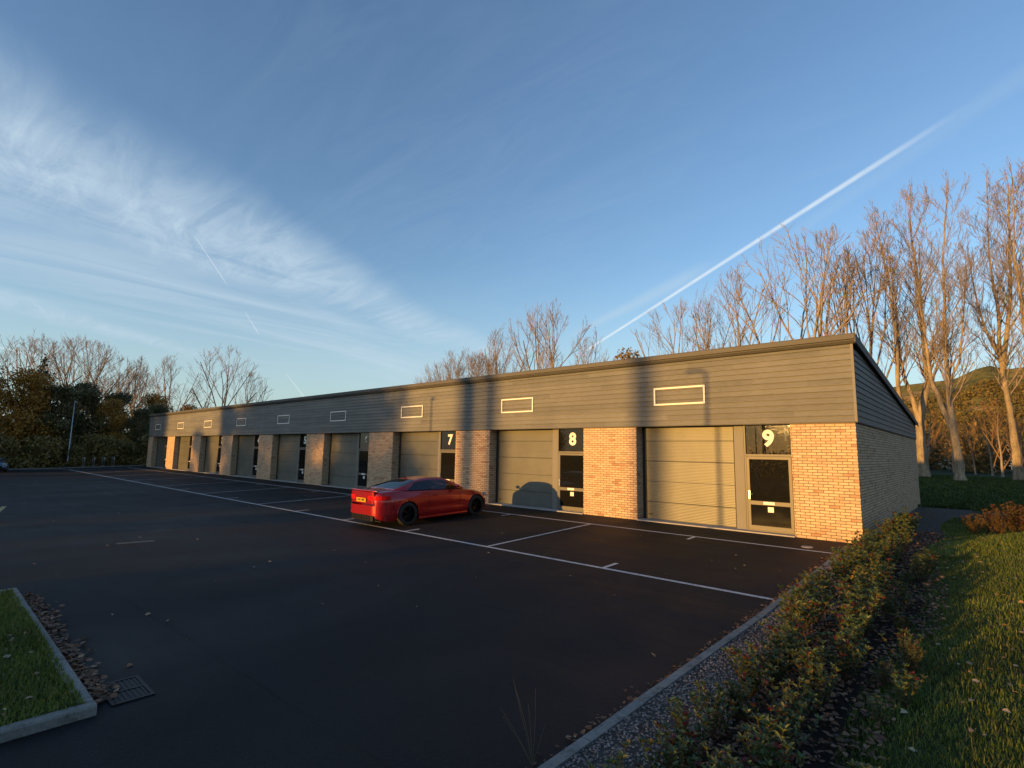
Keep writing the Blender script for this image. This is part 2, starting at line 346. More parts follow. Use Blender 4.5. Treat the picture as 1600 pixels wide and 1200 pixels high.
def ribbon(mb, x0, y0, x1, y1, w, dz=.004):
    d = Vector((x1-x0, y1-y0)); n = Vector((-d.y, d.x)).normalized()*w/2; k = max(1, int(abs(y1-y0)/1.0))
    for i in range(k):
        a = Vector((x0, y0)) + d*i/k; b = Vector((x0, y0)) + d*(i+1)/k
        mb.face([(p.x, p.y, za(p.y) + dz) for p in (a-n, a+n, b+n, b-n)])
YF, YN = -6.15, -1.62
g = MB(); ribbon(g, -59.4, YF, XR-.02, YF, .1); struct('car_park_line_front', g, M['paint'])
g = MB(); ribbon(g, -60.0, YN, XR-.05, YN, .09); struct('car_park_line_by_building', g, M['paint'])
g = MB()
for k in range(9): ribbon(g, -6.75 - 6.5*k, YF+.05, -6.75 - 6.5*k, YN-.045, .085)
struct('bay_divider_lines', g, M['paint'])
g = MB()
for k in range(9):
    x = -3.5 - 6.5*k
    ribbon(g, x, YF+.05, x, YF+.55, .085); ribbon(g, x, YN-.045, x, YN-.5, .085)
struct('bay_tick_marks', g, M['paint'])
g = MB(); ribbon(g, -59.4, YF+.05, -61.6, YF-1.2, .1); ribbon(g, -61.6, YF-1.2, -61.6, -14, .1); struct('car_park_line_far', g, M['paint'])
g = MB(); ribbon(g, -13.3, -12.1, -13.15, -11.35, .2); struct('faded_paint_patch', g, M['ypaint'])
g = MB()
ribbon(g, -25.2, -13.1, -22.4, -13.55, .14); ribbon(g, -22.45, -13.5, -23.2, -14.4, .12, .005); struct('painted_arrow', g, M['ypaint2'])
# kerbs: separate stones with joints
def kerbrun(name, x0, y0, x1, y1, w, h, L=.915, seed=1, dark=.4):
    rng = random.Random(seed); d = Vector((x1-x0, y1-y0)); T = d.length; d.normalize(); n = Vector((-d.y, d.x))
    mb = MB(); t = 0
    while t < T - .01:
        e = min(T, t + L); a = Vector((x0, y0)) + d*(t+.006); b = Vector((x0, y0)) + d*(e-.006); j = rng.uniform(-.003, .003)
        rows = []
        for p in (a, b):
            z = za(min(p.y, 0)); q = p + n*w
            c = .016
            rows.append([(p.x, p.y, z-.15), (p.x, p.y, z+h+j-c), ((p+n*c).x, (p+n*c).y, z+h+j), (q.x, q.y, z+h+j), (q.x, q.y, z-.15)])
        mb.grid(rows, True); i = len(mb.v); mb.f.append((i-10, i-9, i-8, i-7, i-6)); mb.f.append((i-1, i-2, i-3, i-4, i-5)); t = e
    return struct(name, mb, M['kerb'])
kerbrun('kerb_bed', XR, -.7, XR, -17, -.0001 + .11, .05, seed=2)
kerbrun('kerb_far', XF, 1.5, XF, -30, -.125, .11, seed=3)
# ------------------------------------------------------------------ the building
H0, S, WP = 3.0, 6.6238, 2.0564
XL = -60.55; D = 14.77; REC = .42; RD = .255
B = thing('industrial_unit_terrace', 'long terrace of nine business units in buff brick and grey weatherboard, sloping roof', 'building')
def bay(k): return (-6.0645 - S*k, -1.4951 - S*k)         # opening left / right edge
# brick piers
edges = []
piers = [(bay(0)[1], 0.0)] + [(bay(k)[1], bay(k-1)[0]) for k in range(1, 9)] + [(XL, bay(8)[0])]
for i, (a, b) in enumerate(piers):
    mb = MB(); mb.box(a, b, 0, REC + .35, -.02, H0); obj('brick_pier', mb, M['brick'], B)
mb = MB(); mb.box(-.3, 0, REC+.35, D, -.05, H0); obj('end_wall', mb, M['brick'], B)
mb = MB(); mb.box(-.03, -.008, REC, D, H0, H0+.1)
mb = MB(); mb.box(XL, XL+.3, REC+.35, D, -.05, H0); mb.box(XL+.3, -.3, D-.3, D, -.05, H0); obj('rear_wall', mb, M['brick'], B)
# weatherboard: lapped boards, real saw tooth profile
ZT = 4.96; pitch = .157
def roofz(y): return 5.02 - (5.02 - 3.62)*(y + .1)/(D + .1)
mb = MB(); z = H0 + .02; nb = int((ZT - z)/pitch) + 1
for i in range(nb):
    z0 = H0 - .02 + i*pitch; z1 = min(z0 + pitch + .0, ZT)
    mb.extrude([(-.060, z0), (-.026, z1 - .001), (.06, z1 - .001), (.06, z0)], XL - .03, .03)
obj('weatherboard_front', mb, M['clad'], B)
me_ = {0: MB(), XL: MB()}
for i in range(nb):
    z0 = H0 - .02 + i*pitch; z1 = z0 + pitch - .001
    if z0 > 5.0: break
    # board ends where it meets the roof slope
    def yend(z): return min(D + .02, max(.05, -.1 + (5.02 - z)*(D + .1)/(5.02 - 3.62) - .02))
    y0 = .0; ya_, yb_ = yend(z0), yend(z1)
    if yb_ <= .07: continue
    for xo, sg in ((0, 1), (XL, -1)):
        lo, hi = xo + sg*.052, xo + sg*.030
        pts = [(lo, y0, z0), (lo, ya_, z0), (hi, yb_, z1), (hi, y0, z1)]
        bk = [(xo - sg*.02, p[1], p[2]) for p in pts]; mb = me_[xo]
        j = len(mb.v); mb.v += pts + bk
        mb.f += [(j, j+1, j+2, j+3), (j+4, j+7, j+6, j+5), (j, j+4, j+5, j+1), (j+3, j+2, j+6, j+7), (j, j+3, j+7, j+4), (j+1, j+5, j+6, j+2)]
for q_ in me_.values(): obj('weatherboard_end', q_, M['clad'], B, fix=True)
mb = MB(); mb.box(.031, .058, -.056, -.02, H0-.025, ZT); mb.box(.0, .0305, -.058, -.053, H0-.025, ZT); obj('corner_trim', mb, M['postm'], B)
mb = MB(); mb.box(XL, -.001, -.045, .02, H0-.045, H0-.021); mb.box(.001, .045, .021, D, H0-.045, H0-.021); obj('drip_flashing', mb, M['roofm'], B)
# roof: deck, deep folded fascia, verge
mb = MB()
a, b = XL - .12, .12
for (x0, x1) in ((a, b),):
    P4 = [(-.16, roofz(-.1)+.0), (D+.12, roofz(D+.1)), (D+.12, roofz(D+.1)+.07), (-.16, roofz(-.1)+.13)]
    mb.extrude(P4, x0, x1)
obj('roof', mb, M['rooftop'], B, fix=True)
mb = MB(); mb.box(a-.015, b+.015, -.20, -.162, 5.05, 5.18); mb.box(a-.015, b+.015, -.20, .15, 5.181, 5.195); obj('fascia', mb, M['roofm'], B, bevel=.004)
mb = MB(); mb.extrude([(-.175, 5.045), (-.10, 4.955), (-.03, 4.94), (-.03, 5.01), (-.12, 5.045)], a, b); obj('ridge_soffit_flashing', mb, M['roofm'], B, fix=True)
for x0, x1 in ((.122, .145), (a-.03, a-.002)):
    mb = MB(); i = len(mb.v); t0, t1 = roofz(-.1), roofz(D+.1)
    for x in (x0, x1): mb.v += [(x, -.2, t0-.06), (x, D+.15, t1-.08), (x, D+.15, t1+.09), (x, -.2, t0+.17)]
    mb.f += [(i,i+1,i+2,i+3),(i+4,i+7,i+6,i+5),(i,i+4,i+5,i+1),(i+1,i+5,i+6,i+2),(i+2,i+6,i+7,i+3),(i+3,i+7,i+4,i)]
    obj('verge_trim', mb, M['roofm'], B, fix=True)
mb = MB(); mb.box(-60.2, -.3, REC+.36, REC+.40, 0, H0); mb.box(-60.4, -.31, REC+.36, D-.31, H0-.02, H0+.0); obj('inner_wall', mb, M['dark'], B)
def text_mesh(s, size, ext=.002, off=0.0):
    c = bpy.data.curves.new('t', 'FONT'); c.body = s; c.size = size; c.extrude = ext; c.offset = off; c.align_x = 'CENTER'; c.align_y = 'CENTER'
    o = bpy.data.objects.new('t', c); COL.objects.link(o); bpy.context.view_layer.update()
    me = bpy.data.meshes.new_from_object(o.evaluated_get(bpy.context.evaluated_depsgraph_get()))
    bpy.data.objects.remove(o); return me
def frame_ring(mb, x0, x1, z0, z1, w, ya0, yb0, wb=None):
    wb = wb or w
    mb.box(x0, x0+w, ya0, yb0, z0, z1); mb.box(x1-w, x1, ya0, yb0, z0, z1)
    mb.box(x0+w, x1-w, ya0, yb0, z1-w, z1); mb.box(x0+w, x1-w, ya0, yb0, z0, z0+wb)
panel_z = [.035, .58, 1.225, 1.87, 2.51, 2.985]
def build_bay_parts():
    """parts of one unit front in local x (opening left edge = 0); returned as (name, mesh, material, children)"""
    out = []
    g = MB()
    for i in range(5): g.box(.13, 2.93, REC, REC+.04, panel_z[i] + (.004 if i else 0), panel_z[i+1] - .004)
    out.append(('garage_door', g, M['doorp'], .006,
        [('door_seal', MB().box(.13, 2.93, REC-.006, REC-.0005, .005, .034), M['dark'])] +
        [('door_frame', (lambda q: (q.box(.005, .13, REC-.02, REC+.1, 0, H0-.02), q.box(2.93, 2.96, REC-.02, REC+.1, 0, H0-.02), q.box(.13, 2.93, REC-.02, REC+.1, 2.986, 2.9985), q)[-1])(MB()), M['dark'])] +
        [('door_handle', MB().box(.2, .31, REC-.035, REC-.001, .17, .2), M['dark'])]))
    g = MB(); g.box(2.985, 3.255, REC-.12, REC+.1, .0, H0-.006)
    out.append(('dividing_post', g, M['postm'], .006, []))
    g = MB(); frame_ring(g, 3.29, 4.565, .03, H0-.012, .045, RD-.05, RD+.05, .03); g.box(3.336, 4.519, RD-.05, RD+.05, 2.08, 2.14)
    kids = []
    kids.append(('transom_window', MB().box(3.337, 4.518, RD-.01, RD+.005, 2.141, H0-.058), M['glass']))
    q = MB(); frame_ring(q, 3.345, 4.51, .064, 2.072, .075, RD-.065, RD-.012, .12); q.box(3.42, 4.435, RD-.064, RD-.012, .745, .85)
    kids.append(('door_leaf', q, M['frame']))
    kids.append(('upper_pane', MB().box(3.4205, 4.4345, RD-.04, RD-.028, .851, 1.9965), M['glass']))
    kids.append(('lower_pane', MB().box(3.4205, 4.4345, RD-.04, RD-.028, .185, .7445), M['glass']))
    kids.append(('letter_plate', MB().box(3.76, 4.05, RD-.078, RD-.0655, .765, .84), M['white']))
    kids.append(('notice', MB().box(3.86, 4.01, RD-.0435, RD-.0405, .56, .7), M['white']))
    h = MB(); h.box(3.375, 3.415, RD-.075, RD-.0655, .9, 1.12); h.tube([(3.395, RD-.07, 1.03), (3.395, RD-.12, 1.03), (3.5, RD-.125, 1.03)], [.011]*3, 8)
    kids.append(('handle', h, M['steel']))
    out.append(('entrance_door', g, M['frame'], .004, kids))
    out.append(('sill', MB().box(.0, 4.5695, -.06, REC+.3, -.03, .0295), M['sill'], .004, []))
    q = MB(); frame_ring(q, .67, 2.32, 3.61, 4.17, .055, -.075, -.0535)
    out.append(('sign_frame', q, M['white'], .004, []))
    return out
protos = None
unit_parts = build_bay_parts(); cached = {}
for k in range(9):
    x0 = bay(k)[0]
    for nm, mbp, mat, bv, kids in unit_parts:
        if nm not in cached: cached[nm] = mbp.mesh(nm)
        o = link(nm, cached[nm], mat, B); o.location = (x0, 0, 0)
        if bv: m_ = o.modifiers.new('b', 'BEVEL'); m_.width = bv; m_.segments = 2; m_.limit_method = 'ANGLE'
        for kn, km, kmat in kids:
            if kn not in cached: cached[kn] = km.mesh(kn)
            link(kn, cached[kn], kmat, o)
        if nm == 'entrance_door':
            t = text_mesh(str(9 - k), .60, .003, .024); c = link('unit_number', t, M['white'], o)
            c.rotation_euler = (R(90), 0, 0); c.location = (3.94, RD-.0145, 2.56)
            c['label'] = 'white number %d on the dark window over the door' % (9 - k)
# ------------------------------------------------------------------ cars
def lerp(tab, x):
    if x <= tab[0][0]: return tab[0][1]
    for (a, b), (c, d) in zip(tab, tab[1:]):
        if x <= c:
            t = (x-a)/(c-a); return b + (d-b)*t
    return tab[-1][1]
def smooth_tab(tab, n=3):
    xs_ = np.linspace(tab[0][0], tab[-1][0], 200); v = np.interp(xs_, [t[0] for t in tab], [t[1] for t in tab])
    for _ in range(n):
        v2 = v.copy(); v2[1:-1] = (v[:-2] + 2*v[1:-1] + v[2:])/4; v = v2
    return [(float(a), float(b)) for a, b in zip(xs_, v)]
def carpaint(name, col, coat=1.0):
    m, nt = newmat(name); c = ocoord(nt); n = nt.noise(c, 900, 2)
    cc = nt.mix(nt.m('MULTIPLY', n, .3), col, tuple(min(1, v*1.8) for v in col))
    finish(nt, cc, .32, .45, None, **{'Coat Weight': coat, 'Coat Roughness': .04}); return m
def tint_glass(name, tint):
    m, nt = newmat(name); fr = nt.n('ShaderNodeFresnel', {'IOR': 1.5}); t = nt.n('ShaderNodeBsdfTransparent', {'Color': tint}); gl = nt.n('ShaderNodeBsdfGlossy', {'Roughness': .02})
    mx = nt.n('ShaderNodeMixShader', {0: nt.m('ADD', nt.m('MULTIPLY', fr.outputs[0], .9), .03)}); nt.t.links.new(t.outputs[0], mx.inputs[1]); nt.t.links.new(gl.outputs[0], mx.inputs[2])
    o = nt.n('ShaderNodeOutputMaterial'); nt.t.links.new(mx.outputs[0], o.inputs[0]); return m
M['cglass'] = tint_glass('car_glass', (.5,.53,.5)); M['pglass'] = tint_glass('privacy_glass', (.06,.065,.07))
M['tyre'] = simple('tyre_rubber', (.014,.014,.014), .8, 0, .1); M['rim'] = simple('black_alloy', (.012,.012,.013), .3, .8, .05)
M['trim'] = simple('black_trim', (.01,.01,.011), .3); M['seat'] = simple('seat_leather', (.03,.028,.027), .6)
M['tail'] = simple('tail_lamp_red', (.55,.01,.01), .1, 0, .1, **{'Coat Weight': 1.0}); M['yplate'] = simple('yellow_plate', (.75,.45,.02), .35, 0, .02)
M['headl'] = simple('headlamp_clear', (.5,.55,.6), .08, .4, .05); M['chrome'] = simple('chrome', (.6,.6,.6), .12, 1.0, .02)
def make_car(label, cat, paint, plate=True, L=4.64):
    root = thing('parked_car', label, cat)
    RW, FWh, WR = 1.04, 3.85, .345
    HW = smooth_tab([(0,.56),(.05,.69),(.18,.81),(.5,.885),(1.0,.912),(1.5,.905),(2.4,.89),(3.3,.9),(3.85,.908),(4.2,.87),(4.4,.78),(4.55,.64),(4.64,.45)], 3)
    ZD = smooth_tab([(0,.93),(.05,1.035),(.1,1.06),(.3,1.065),(.7,1.09),(1.6,1.06),(3.1,1.0),(3.4,.965),(4.0,.86),(4.35,.77),(4.55,.66),(4.64,.54)], 2)
    ZL = smooth_tab([(0,.36),(.1,.25),(.3,.19),(1,.17),(3.6,.17),(4.3,.18),(4.5,.22),(4.64,.33)], 2)
    xs_ = sorted(set([round(v, 3) for v in np.linspace(0, .3, 9)] + [round(v, 3) for v in np.linspace(.3, 4.3, 121)] + [round(v, 3) for v in np.linspace(4.3, 4.64, 14)]))
    body = MB(); body.smooth = True; rows = []
    for x in xs_:
        w = lerp(HW, x); zt = lerp(ZD, x); zl = lerp(ZL, x); zlow = zl
        arch = 0
        for wx in (RW, FWh):
            d = abs(x - wx)
            if d < WR + .045: zlow = max(zlow, WR - .01 + math.sqrt((WR+.045)**2 - d*d)); arch = 1
        end = min(1, x/.22, (L - x)/.3); 
        flare = 0
        for wx in (RW, FWh): flare = max(flare, math.exp(-((x-wx)/.42)**2))
        sh = zt - .10 - .02*end                         # shoulder height
        prof = []
        def wy(z):                                       # half width at height z on the side
            t = (z - zl)/(sh - zl); t = max(0, min(1, t))
            base = w*(.955 + .045*math.sin(math.pi*min(1, t*1.15)))
            base -= .022*math.exp(-((t-.42)/.16)**2)*(1-flare)*end   # door hollow
            base += .012*math.exp(-((t-.8)/.1)**2)*end               # shoulder crease
            base += .018*flare*math.exp(-((t-.62)/.3)**2)
            return base - .05*max(0, t-.85)/.15*1.0
        ns = 12
        for i in range(ns+1):
            z_ = zlow + (sh - zlow)*i/ns if zlow < sh else sh
            prof.append((wy(z_), z_))
        y0, z0_ = prof[-1]
        prof += [(y0-.018, sh+.035), (y0-.05, sh+.062), (y0-.11, sh+.082)]
        yb = y0 - .11
        for i in range(1, 6):
            t = i/5; prof.append((yb*(1-t), sh+.082 + (zt-(sh+.082)+.0)*math.sin(t*math.pi/2)))
        rr = [(x, -y, z_) for y, z_ in prof] + [(x, y, z_) for y, z_ in reversed(prof[:-1])]
        rows.append(rr)
    body.grid(rows); n = len(rows[0])
    for ridx in (0, len(rows)-1):
        i = ridx*n; body.f.append(tuple(range(i, i+n)) if ridx == 0 else tuple(range(i+n-1, i-1, -1)))
    bo = obj('body', body, paint, root)
    # underbody / wheel wells
    ub = MB(); ub.box(.25, 4.4, -.62, .62, .16, .62); ub.box(1.45, 3.42, -.84, .84, .17, .55); obj('underbody', ub, M['dark'], root)
    # sill skirts
    for s in (-1, 1):
        mb = MB(); mb.box(1.44, 3.44, min(s*.85, s*.905), max(s*.85, s*.905), .15, .205); obj('sill_skirt', mb, paint, root, bevel=.015)
    # greenhouse
    ZR = smooth_tab([(.62,1.075),(.9,1.155),(1.2,1.245),(1.5,1.32),(1.8,1.362),(2.1,1.377),(2.4,1.37),(2.65,1.34),(2.9,1.25),(3.15,1.12),(3.4,.985)], 3)
    gx = np.linspace(.62, 3.4, 84); G = []; 
    for x in gx:
        zr = lerp(ZR, x); zb = lerp(ZD, x) - .045; wb = lerp(HW, x) - .115
        if x < 1.2: wb -= .10*((1.2 - x)/.58)**2
        if x > 3.0: wb -= .05*((x - 3.0)/.4)**2
        hs = zb + (zr - zb)*.86; wr = wb - .30*(hs - zb)/.33*1.0
        row = []
        for i in range(9): t = i/8; row.append((x, wb + (wr-wb)*t + .012*math.sin(math.pi*t), zb + (hs-zb)*t))
        for i in range(1, 9):
            t = i/8; row.append((x, wr*math.cos(t*math.pi/2)**.8 if t < 1 else 0, hs + (zr-hs)*math.sin(t*math.pi/2)))
        G.append(row)
    roofm = MB(); roofm.smooth = True
    sets = {'rear_window': MB(), 'windscreen': MB(), 'qR': MB(), 'qL': MB(), 'dR': MB(), 'dL': MB(), 'pill': MB()}
    for v in sets.values(): v.smooth = True
    for a in range(len(G)-1):
        x = (gx[a] + gx[a+1])/2
        for b in range(16):
            quad = [G[a][b], G[a][b+1], G[a+1][b+1], G[a+1][b]]
            dst = None
            zrow = b
            if b < 8:
                top = 7
                if 1.0 + .085*(7-b)*0 < x < 3.2:
                    lo_x = .98 + .07*max(0, b) + .05*max(0, 2-b); hi_x = 3.22 - .088*b
                    if lo_x < x < hi_x and b < 7:
                        dst = 'q' if x < 1.9 else 'd'
                        if abs(x - 1.94 + .012*b) < .034: dst = 'pill'
            else:
                if x < 1.5 and b >= 9 and x > .68: dst = 'rear_window'
                if x > 2.72 and b >= 9 and x < 3.37: dst = 'windscreen'
            for s in (1, -1):
                qd = [(p[0], p[1]*s, p[2]) for p in quad]
                if s < 0: qd.reverse()
                if dst is None: roofm.face(qd)
                elif dst in ('q', 'd'): sets[dst + ('R' if s > 0 else 'L')].face(qd)
                elif dst == 'pill': sets['pill'].face(qd)
                else: sets[dst].face(qd)
    def weld(me):
        import bmesh
        b = bmesh.new(); b.from_mesh(me); bmesh.ops.remove_doubles(b, verts=b.verts, dist=.0005); b.to_mesh(me); b.free(); return me
    ro_ = link('roof', weld(roofm.mesh('roof')), paint, root)
    link('rear_window', weld(sets['rear_window'].mesh('rear_window')), M['pglass'], root)
    link('windscreen', weld(sets['windscreen'].mesh('windscreen')), M['cglass'], root)
    for k_ in ('qR', 'qL'): link('quarter_window', weld(sets[k_].mesh('q')), M['pglass'], root)
    for k_ in ('dR', 'dL'): link('door_window', weld(sets[k_].mesh('d')), M['cglass'], root)
    link('door_pillar', weld(sets['pill'].mesh('p')), M['trim'], root)
    # interior
    def padbox(nm, x0, x1, y0, y1, z0, z1): obj(nm, MB().box(x0, x1, y0, y1, z0, z1), M['seat'], root, bevel=.04)
    for s in (-.37, .37):
        padbox('front_seat', 2.02, 2.14, s-.24, s+.24, .9, 1.16); padbox('headrest', 2.0, 2.1, s-.13, s+.13, 1.165, 1.29)
        padbox('rear_seat', 1.15, 1.25, s-.25, s+.25, .9, 1.15)
    obj('dashboard', MB().box(2.95, 3.1, -.68, .68, .9, 1.03), M['seat'], root, bevel=.03)
    ang = [2*math.pi*i/20 for i in range(21)]
    st = MB(); st.tube([(2.72 + .05*math.sin(a_), -.37 + .18*math.cos(a_), 1.03 + .17*math.sin(a_)) for a_ in ang], [.016]*21, 6, False); st.box(2.71, 2.74, -.53, -.21, 1.02, 1.045)
    obj('steering_wheel', st, M['trim'], root)
    # wheels
    for wx in (RW, FWh):
        for s in (1, -1):
            wroot = MB(); wroot.smooth = True; seg = 40; prof = [(.235,-.11),(.3,-.115),(.335,-.1),(WR,-.07),(WR,.07),(.335,.1),(.3,.115),(.235,.11),(.235,-.11)]
            wroot.grid([[(r_*math.cos(2*math.pi*j/seg), y_, r_*math.sin(2*math.pi*j/seg)) for r_, y_ in prof] for j in range(seg+1)])
            tw = MB(); wheel = link('wheel', wroot.mesh('tyre'), M['tyre'], root); wheel.location = (wx, s*.79, WR)
            rim = MB(); pr = [(.236,-.1),(.236,.1),(.222,.11),(.215,.09),(.21,-.02),(.02,-.03)]
            rim.grid([[(r_*math.cos(2*math.pi*j/seg), y_*s, r_*math.sin(2*math.pi*j/seg)) for r_, y_ in pr] for j in range(seg+1)])
            for j in range(10):
                a_ = 2*math.pi*(j//2)/5 + (.16 if j % 2 else -.16); ca, sa = math.cos(a_), math.sin(a_)
                a2 = 2*math.pi*(j//2)/5; c2, s2_ = math.cos(a2), math.sin(a2)
                rim.tube([(.04*c2, s*.075, .04*s2_), (.13*math.cos((a_+a2)/2), s*.085, .13*math.sin((a_+a2)/2)), (.222*ca, s*.095, .222*sa)], [.018,.016,.014], 5)
            rim.tube([(0, s*.05, 0), (0, s*.1, 0)], [.05, .035], 12)
            link('rim', rim.mesh('rim'), M['rim'], wheel)
    # arch lips
    for wx in (RW, FWh):
        for s in (1, -1):
            pts = []
            for j in range(25):
                a_ = math.pi*(-.06 + 1.12*j/24); pts.append((wx + (WR+.05)*math.cos(a_), s*(lerp(HW, wx)*.975), WR + (WR+.05)*math.sin(a_) - .01))
            obj('arch_lip', MB().tube(pts, [.014]*25, 6), paint, root, smooth=True)
            wl = MB(); wl.grid([[(wx + (WR+.055)*math.cos(math.pi*j/16), yy, WR + (WR+.055)*math.sin(math.pi*j/16)) for yy in (s*.55, s*.89)] for j in range(17)]); obj('wheel_well', wl, M['dark'], root)
    # rear: bumper crease, boot lid line, lamps, diffuser, exhausts, spoiler
    def rx(y): return lerp([(0,0),(.4,.0),(.52,.004),(.6,.02),(.68,.055),(.75,.11),(.80,.18),(.845,.31),(.875,.44),(.9,.62)], abs(y))
    def patch(mb, y0, y1, z0, z1, off, n=8, skew=0.0):
        front = []; 
        for j in range(n+1):
            y = y0 + (y1-y0)*j/n; t = j/n
            front.append([(rx(y)-off, y, z0 + skew*t), (rx(y)-off, y, z1)])
        back = [[(p[0][0]+off+.05, *p[0][1:]), (p[1][0]+off+.05, *p[1][1:])] for p in front]
        mb.grid(front); mb.grid([[f_[1], b_[1]] for f_, b_ in zip(front, back)]); mb.grid([[f_[0], b_[0]] for f_, b_ in zip(front, back)])
        mb.face([front[0][0], front[0][1], back[0][1], back[0][0]]); mb.face([front[-1][0], front[-1][1], back[-1][1], back[-1][0]])
    bump = MB(); patch(bump, -.868, .868, .37, .64, .022, 44); bb = obj('rear_bumper', bump, paint, root, bevel=.02, fix=True)
    lid = MB(); patch(lid, -.6, .6, .70, 1.03, .014, 26); obj('boot_lid', lid, paint, root, bevel=.015, fix=True)
    for s in (1, -1):
        t_ = MB(); patch(t_, s*.34, s*.862, .80, .925, .022, 24); tl = obj('tail_light', t_, M['tail'], root, bevel=.012, fix=True)
        e_ = MB(); e_.tube([(.0, s*.5, .29), (.2, s*.5, .29)], [.045, .045], 14); obj('exhaust_pipe', e_, M['chrome'], root, smooth=False)
        r_ = MB(); patch(r_, s*.56, s*.72, .40, .43, .030, 6); obj('reflector', r_, M['tail'], root, fix=True)
    df = MB(); patch(df, -.58, .58, .2, .365, .012, 12); dd = obj('diffuser', df, M['trim'], root, fix=True)
    fins = MB()
    for yy in (-.42, -.28, -.14, 0, .14, .28, .42): fins.box(-.022, .1, yy-.009, yy+.009, .2, .35)
    obj('diffuser_fins', fins, M['trim'], dd)
    sp = MB(); sp.grid([[(.01 + rx(y), y, 1.05), (-.015 + rx(y), y, 1.077), (.14 + rx(y), y, 1.07)] for y in np.linspace(-.66, .66, 20)]); obj('boot_spoiler', sp, paint, root, smooth=True)
    if plate:
        p_ = obj('number_plate', MB().box(-.045, -.03, -.26, .26, .74, .85), M['yplate'], root)
        t = text_mesh('LD68 MRC', .115, .002, .002); c = link('plate_text', t, M['trim'], p_); c.rotation_euler = (R(90), 0, R(-90)); c.location = (-.0475, 0, .795)
    rb = MB(); rb.tube([(-.012, .05*math.cos(a_)*.8, .965 + .04*math.sin(a_)) for a_ in [2*math.pi*i/12 for i in range(13)]], [.006]*13, 4, False); obj('round_badge', rb, M['chrome'], root)
    # front
    for s in (1, -1):
        hl = MB(); HX = [(.40,4.615),(.5,4.585),(.6,4.53),(.7,4.46),(.76,4.39)]
        hl.grid([[(xx+.012, s*yy*1.0, .60+.03*j/6), (xx+.004, s*yy, .70+.045*j/6)] for j, (yy, xx) in enumerate(HX)]); obj('headlight', hl, M['headl'], root)
        gr = MB(); gr.tube([(4.655, s*.13 + .1*math.cos(a_), .56 + .085*math.sin(a_)) for a_ in [2*math.pi*i/14 for i in range(15)]], [.012]*15, 5, False); obj('grille', gr, M['chrome'], root)
        # mirrors
        mr = MB(); mr.smooth = True
        mr.grid([[(2.93 + .07*math.cos(v)*math.sin(u_), s*(.93 + .1*math.cos(u_)), 1.06 + .062*math.sin(v)*math.sin(u_)) for v in np.linspace(0, 2*math.pi, 13)] for u_ in np.linspace(.05, math.pi-.05, 9)])
        mr.tube([(2.95, s*.78, .99), (2.94, s*.9, 1.03)], [.025, .02], 6); obj('wing_mirror', mr, paint, root)
        hd = MB(); hd.tube([(2.0, s*.9, .84), (2.02, s*.925, .845), (2.2, s*.925, .855), (2.22, s*.9, .855)], [.012]*4, 6); obj('door_handle', hd, paint, root)
        for pts in ([(1.88,.89,.93),(1.87,.905,.7),(1.8,.9,.45),(1.72,.885,.25)], [(3.12,.885,.9),(3.13,.9,.7),(3.1,.885,.45),(3.08,.875,.25)]):
            obj('door_gap', MB().tube([(a_, s*(b_+.0), c_) for a_, b_, c_ in pts], [.005]*4, 4), M['dark'], root)
    obj('lower_grille', MB().box(4.6, 4.645, -.5, .5, .3, .42), M['trim'], root)
    an = MB(); an.v = [(1.5,.015,1.32),(1.5,-.015,1.32),(1.62,0,1.335),(1.49,0,1.375)]; an.f = [(0,1,3),(1,2,3),(2,0,3)]; obj('antenna_fin', an, paint, root)
    # window surround
    return root
M['redpaint'] = carpaint('red_car_paint', (.29,.006,.01)); M['bluepaint'] = carpaint('dark_teal_car_paint', (.03,.09,.13))
CX, CY = -11.65, -6.46
car = make_car('red two door coupe parked nose first between units 7 and 8', 'car', M['redpaint'])
a_ = math.atan(.03); car.rotation_euler = Euler((0, -a_, R(89)), 'XYZ'); car.location = (CX, CY, za(CY) + .0)
car2 = make_car('dark teal car cut off by the left edge at the far kerb before the wood', 'car', M['bluepaint'], False)
car2.location = (-60.6, -12.15, za(-12)+.005); car2.rotation_euler = (0, 0, R(12)); car2.scale = (1.0, 1.0, 1.03)
# ------------------------------------------------------------------ street furniture
def lamp_post(loc, rz, label, h=6.0):
    t = thing('lamp_post', label, 'lamp post', loc, rz, 'lamp posts round the car park')
    q = MB(); q.tube([(0,0,-.2),(0,0,1.15)], [.085,.085], 16); obj('base_column', q, M['galv'], t, smooth=True)
    q = MB(); q.tube([(0,0,1.15),(0,0,1.22),(0,0,h)], [.085,.055,.04], 14); obj('pole', q, M['galv'], t, smooth=True)
    q = MB(); q.tube([(0,0,h-.03),(-.25,0,h+.02),(-.33,0,h+.03)], [.03,.03,.03], 8); q.box(-.62,-.12,-.1,.1,h+.0,h+.075); obj('lamp_head', q, M['galv'], t, bevel=.015)
    q = MB(); q.box(.083,.088,-.04,.04,.4,.9); obj('access_hatch', q, M['galv'], t)
    return t
lamp_post((-64.6, -5.55, .02), R(180), 'tall pale grey lamp post before the dark wood left of the cycle stands', 6.15)
lamp_post((-9.9, -24.0, -.28), R(0), 'grey lamp post on the near side of the car park', 6.3)
lamp_post((-22.6, -24.0, -.28), R(90), 'second grey lamp post on the near side of the car park', 6.15)
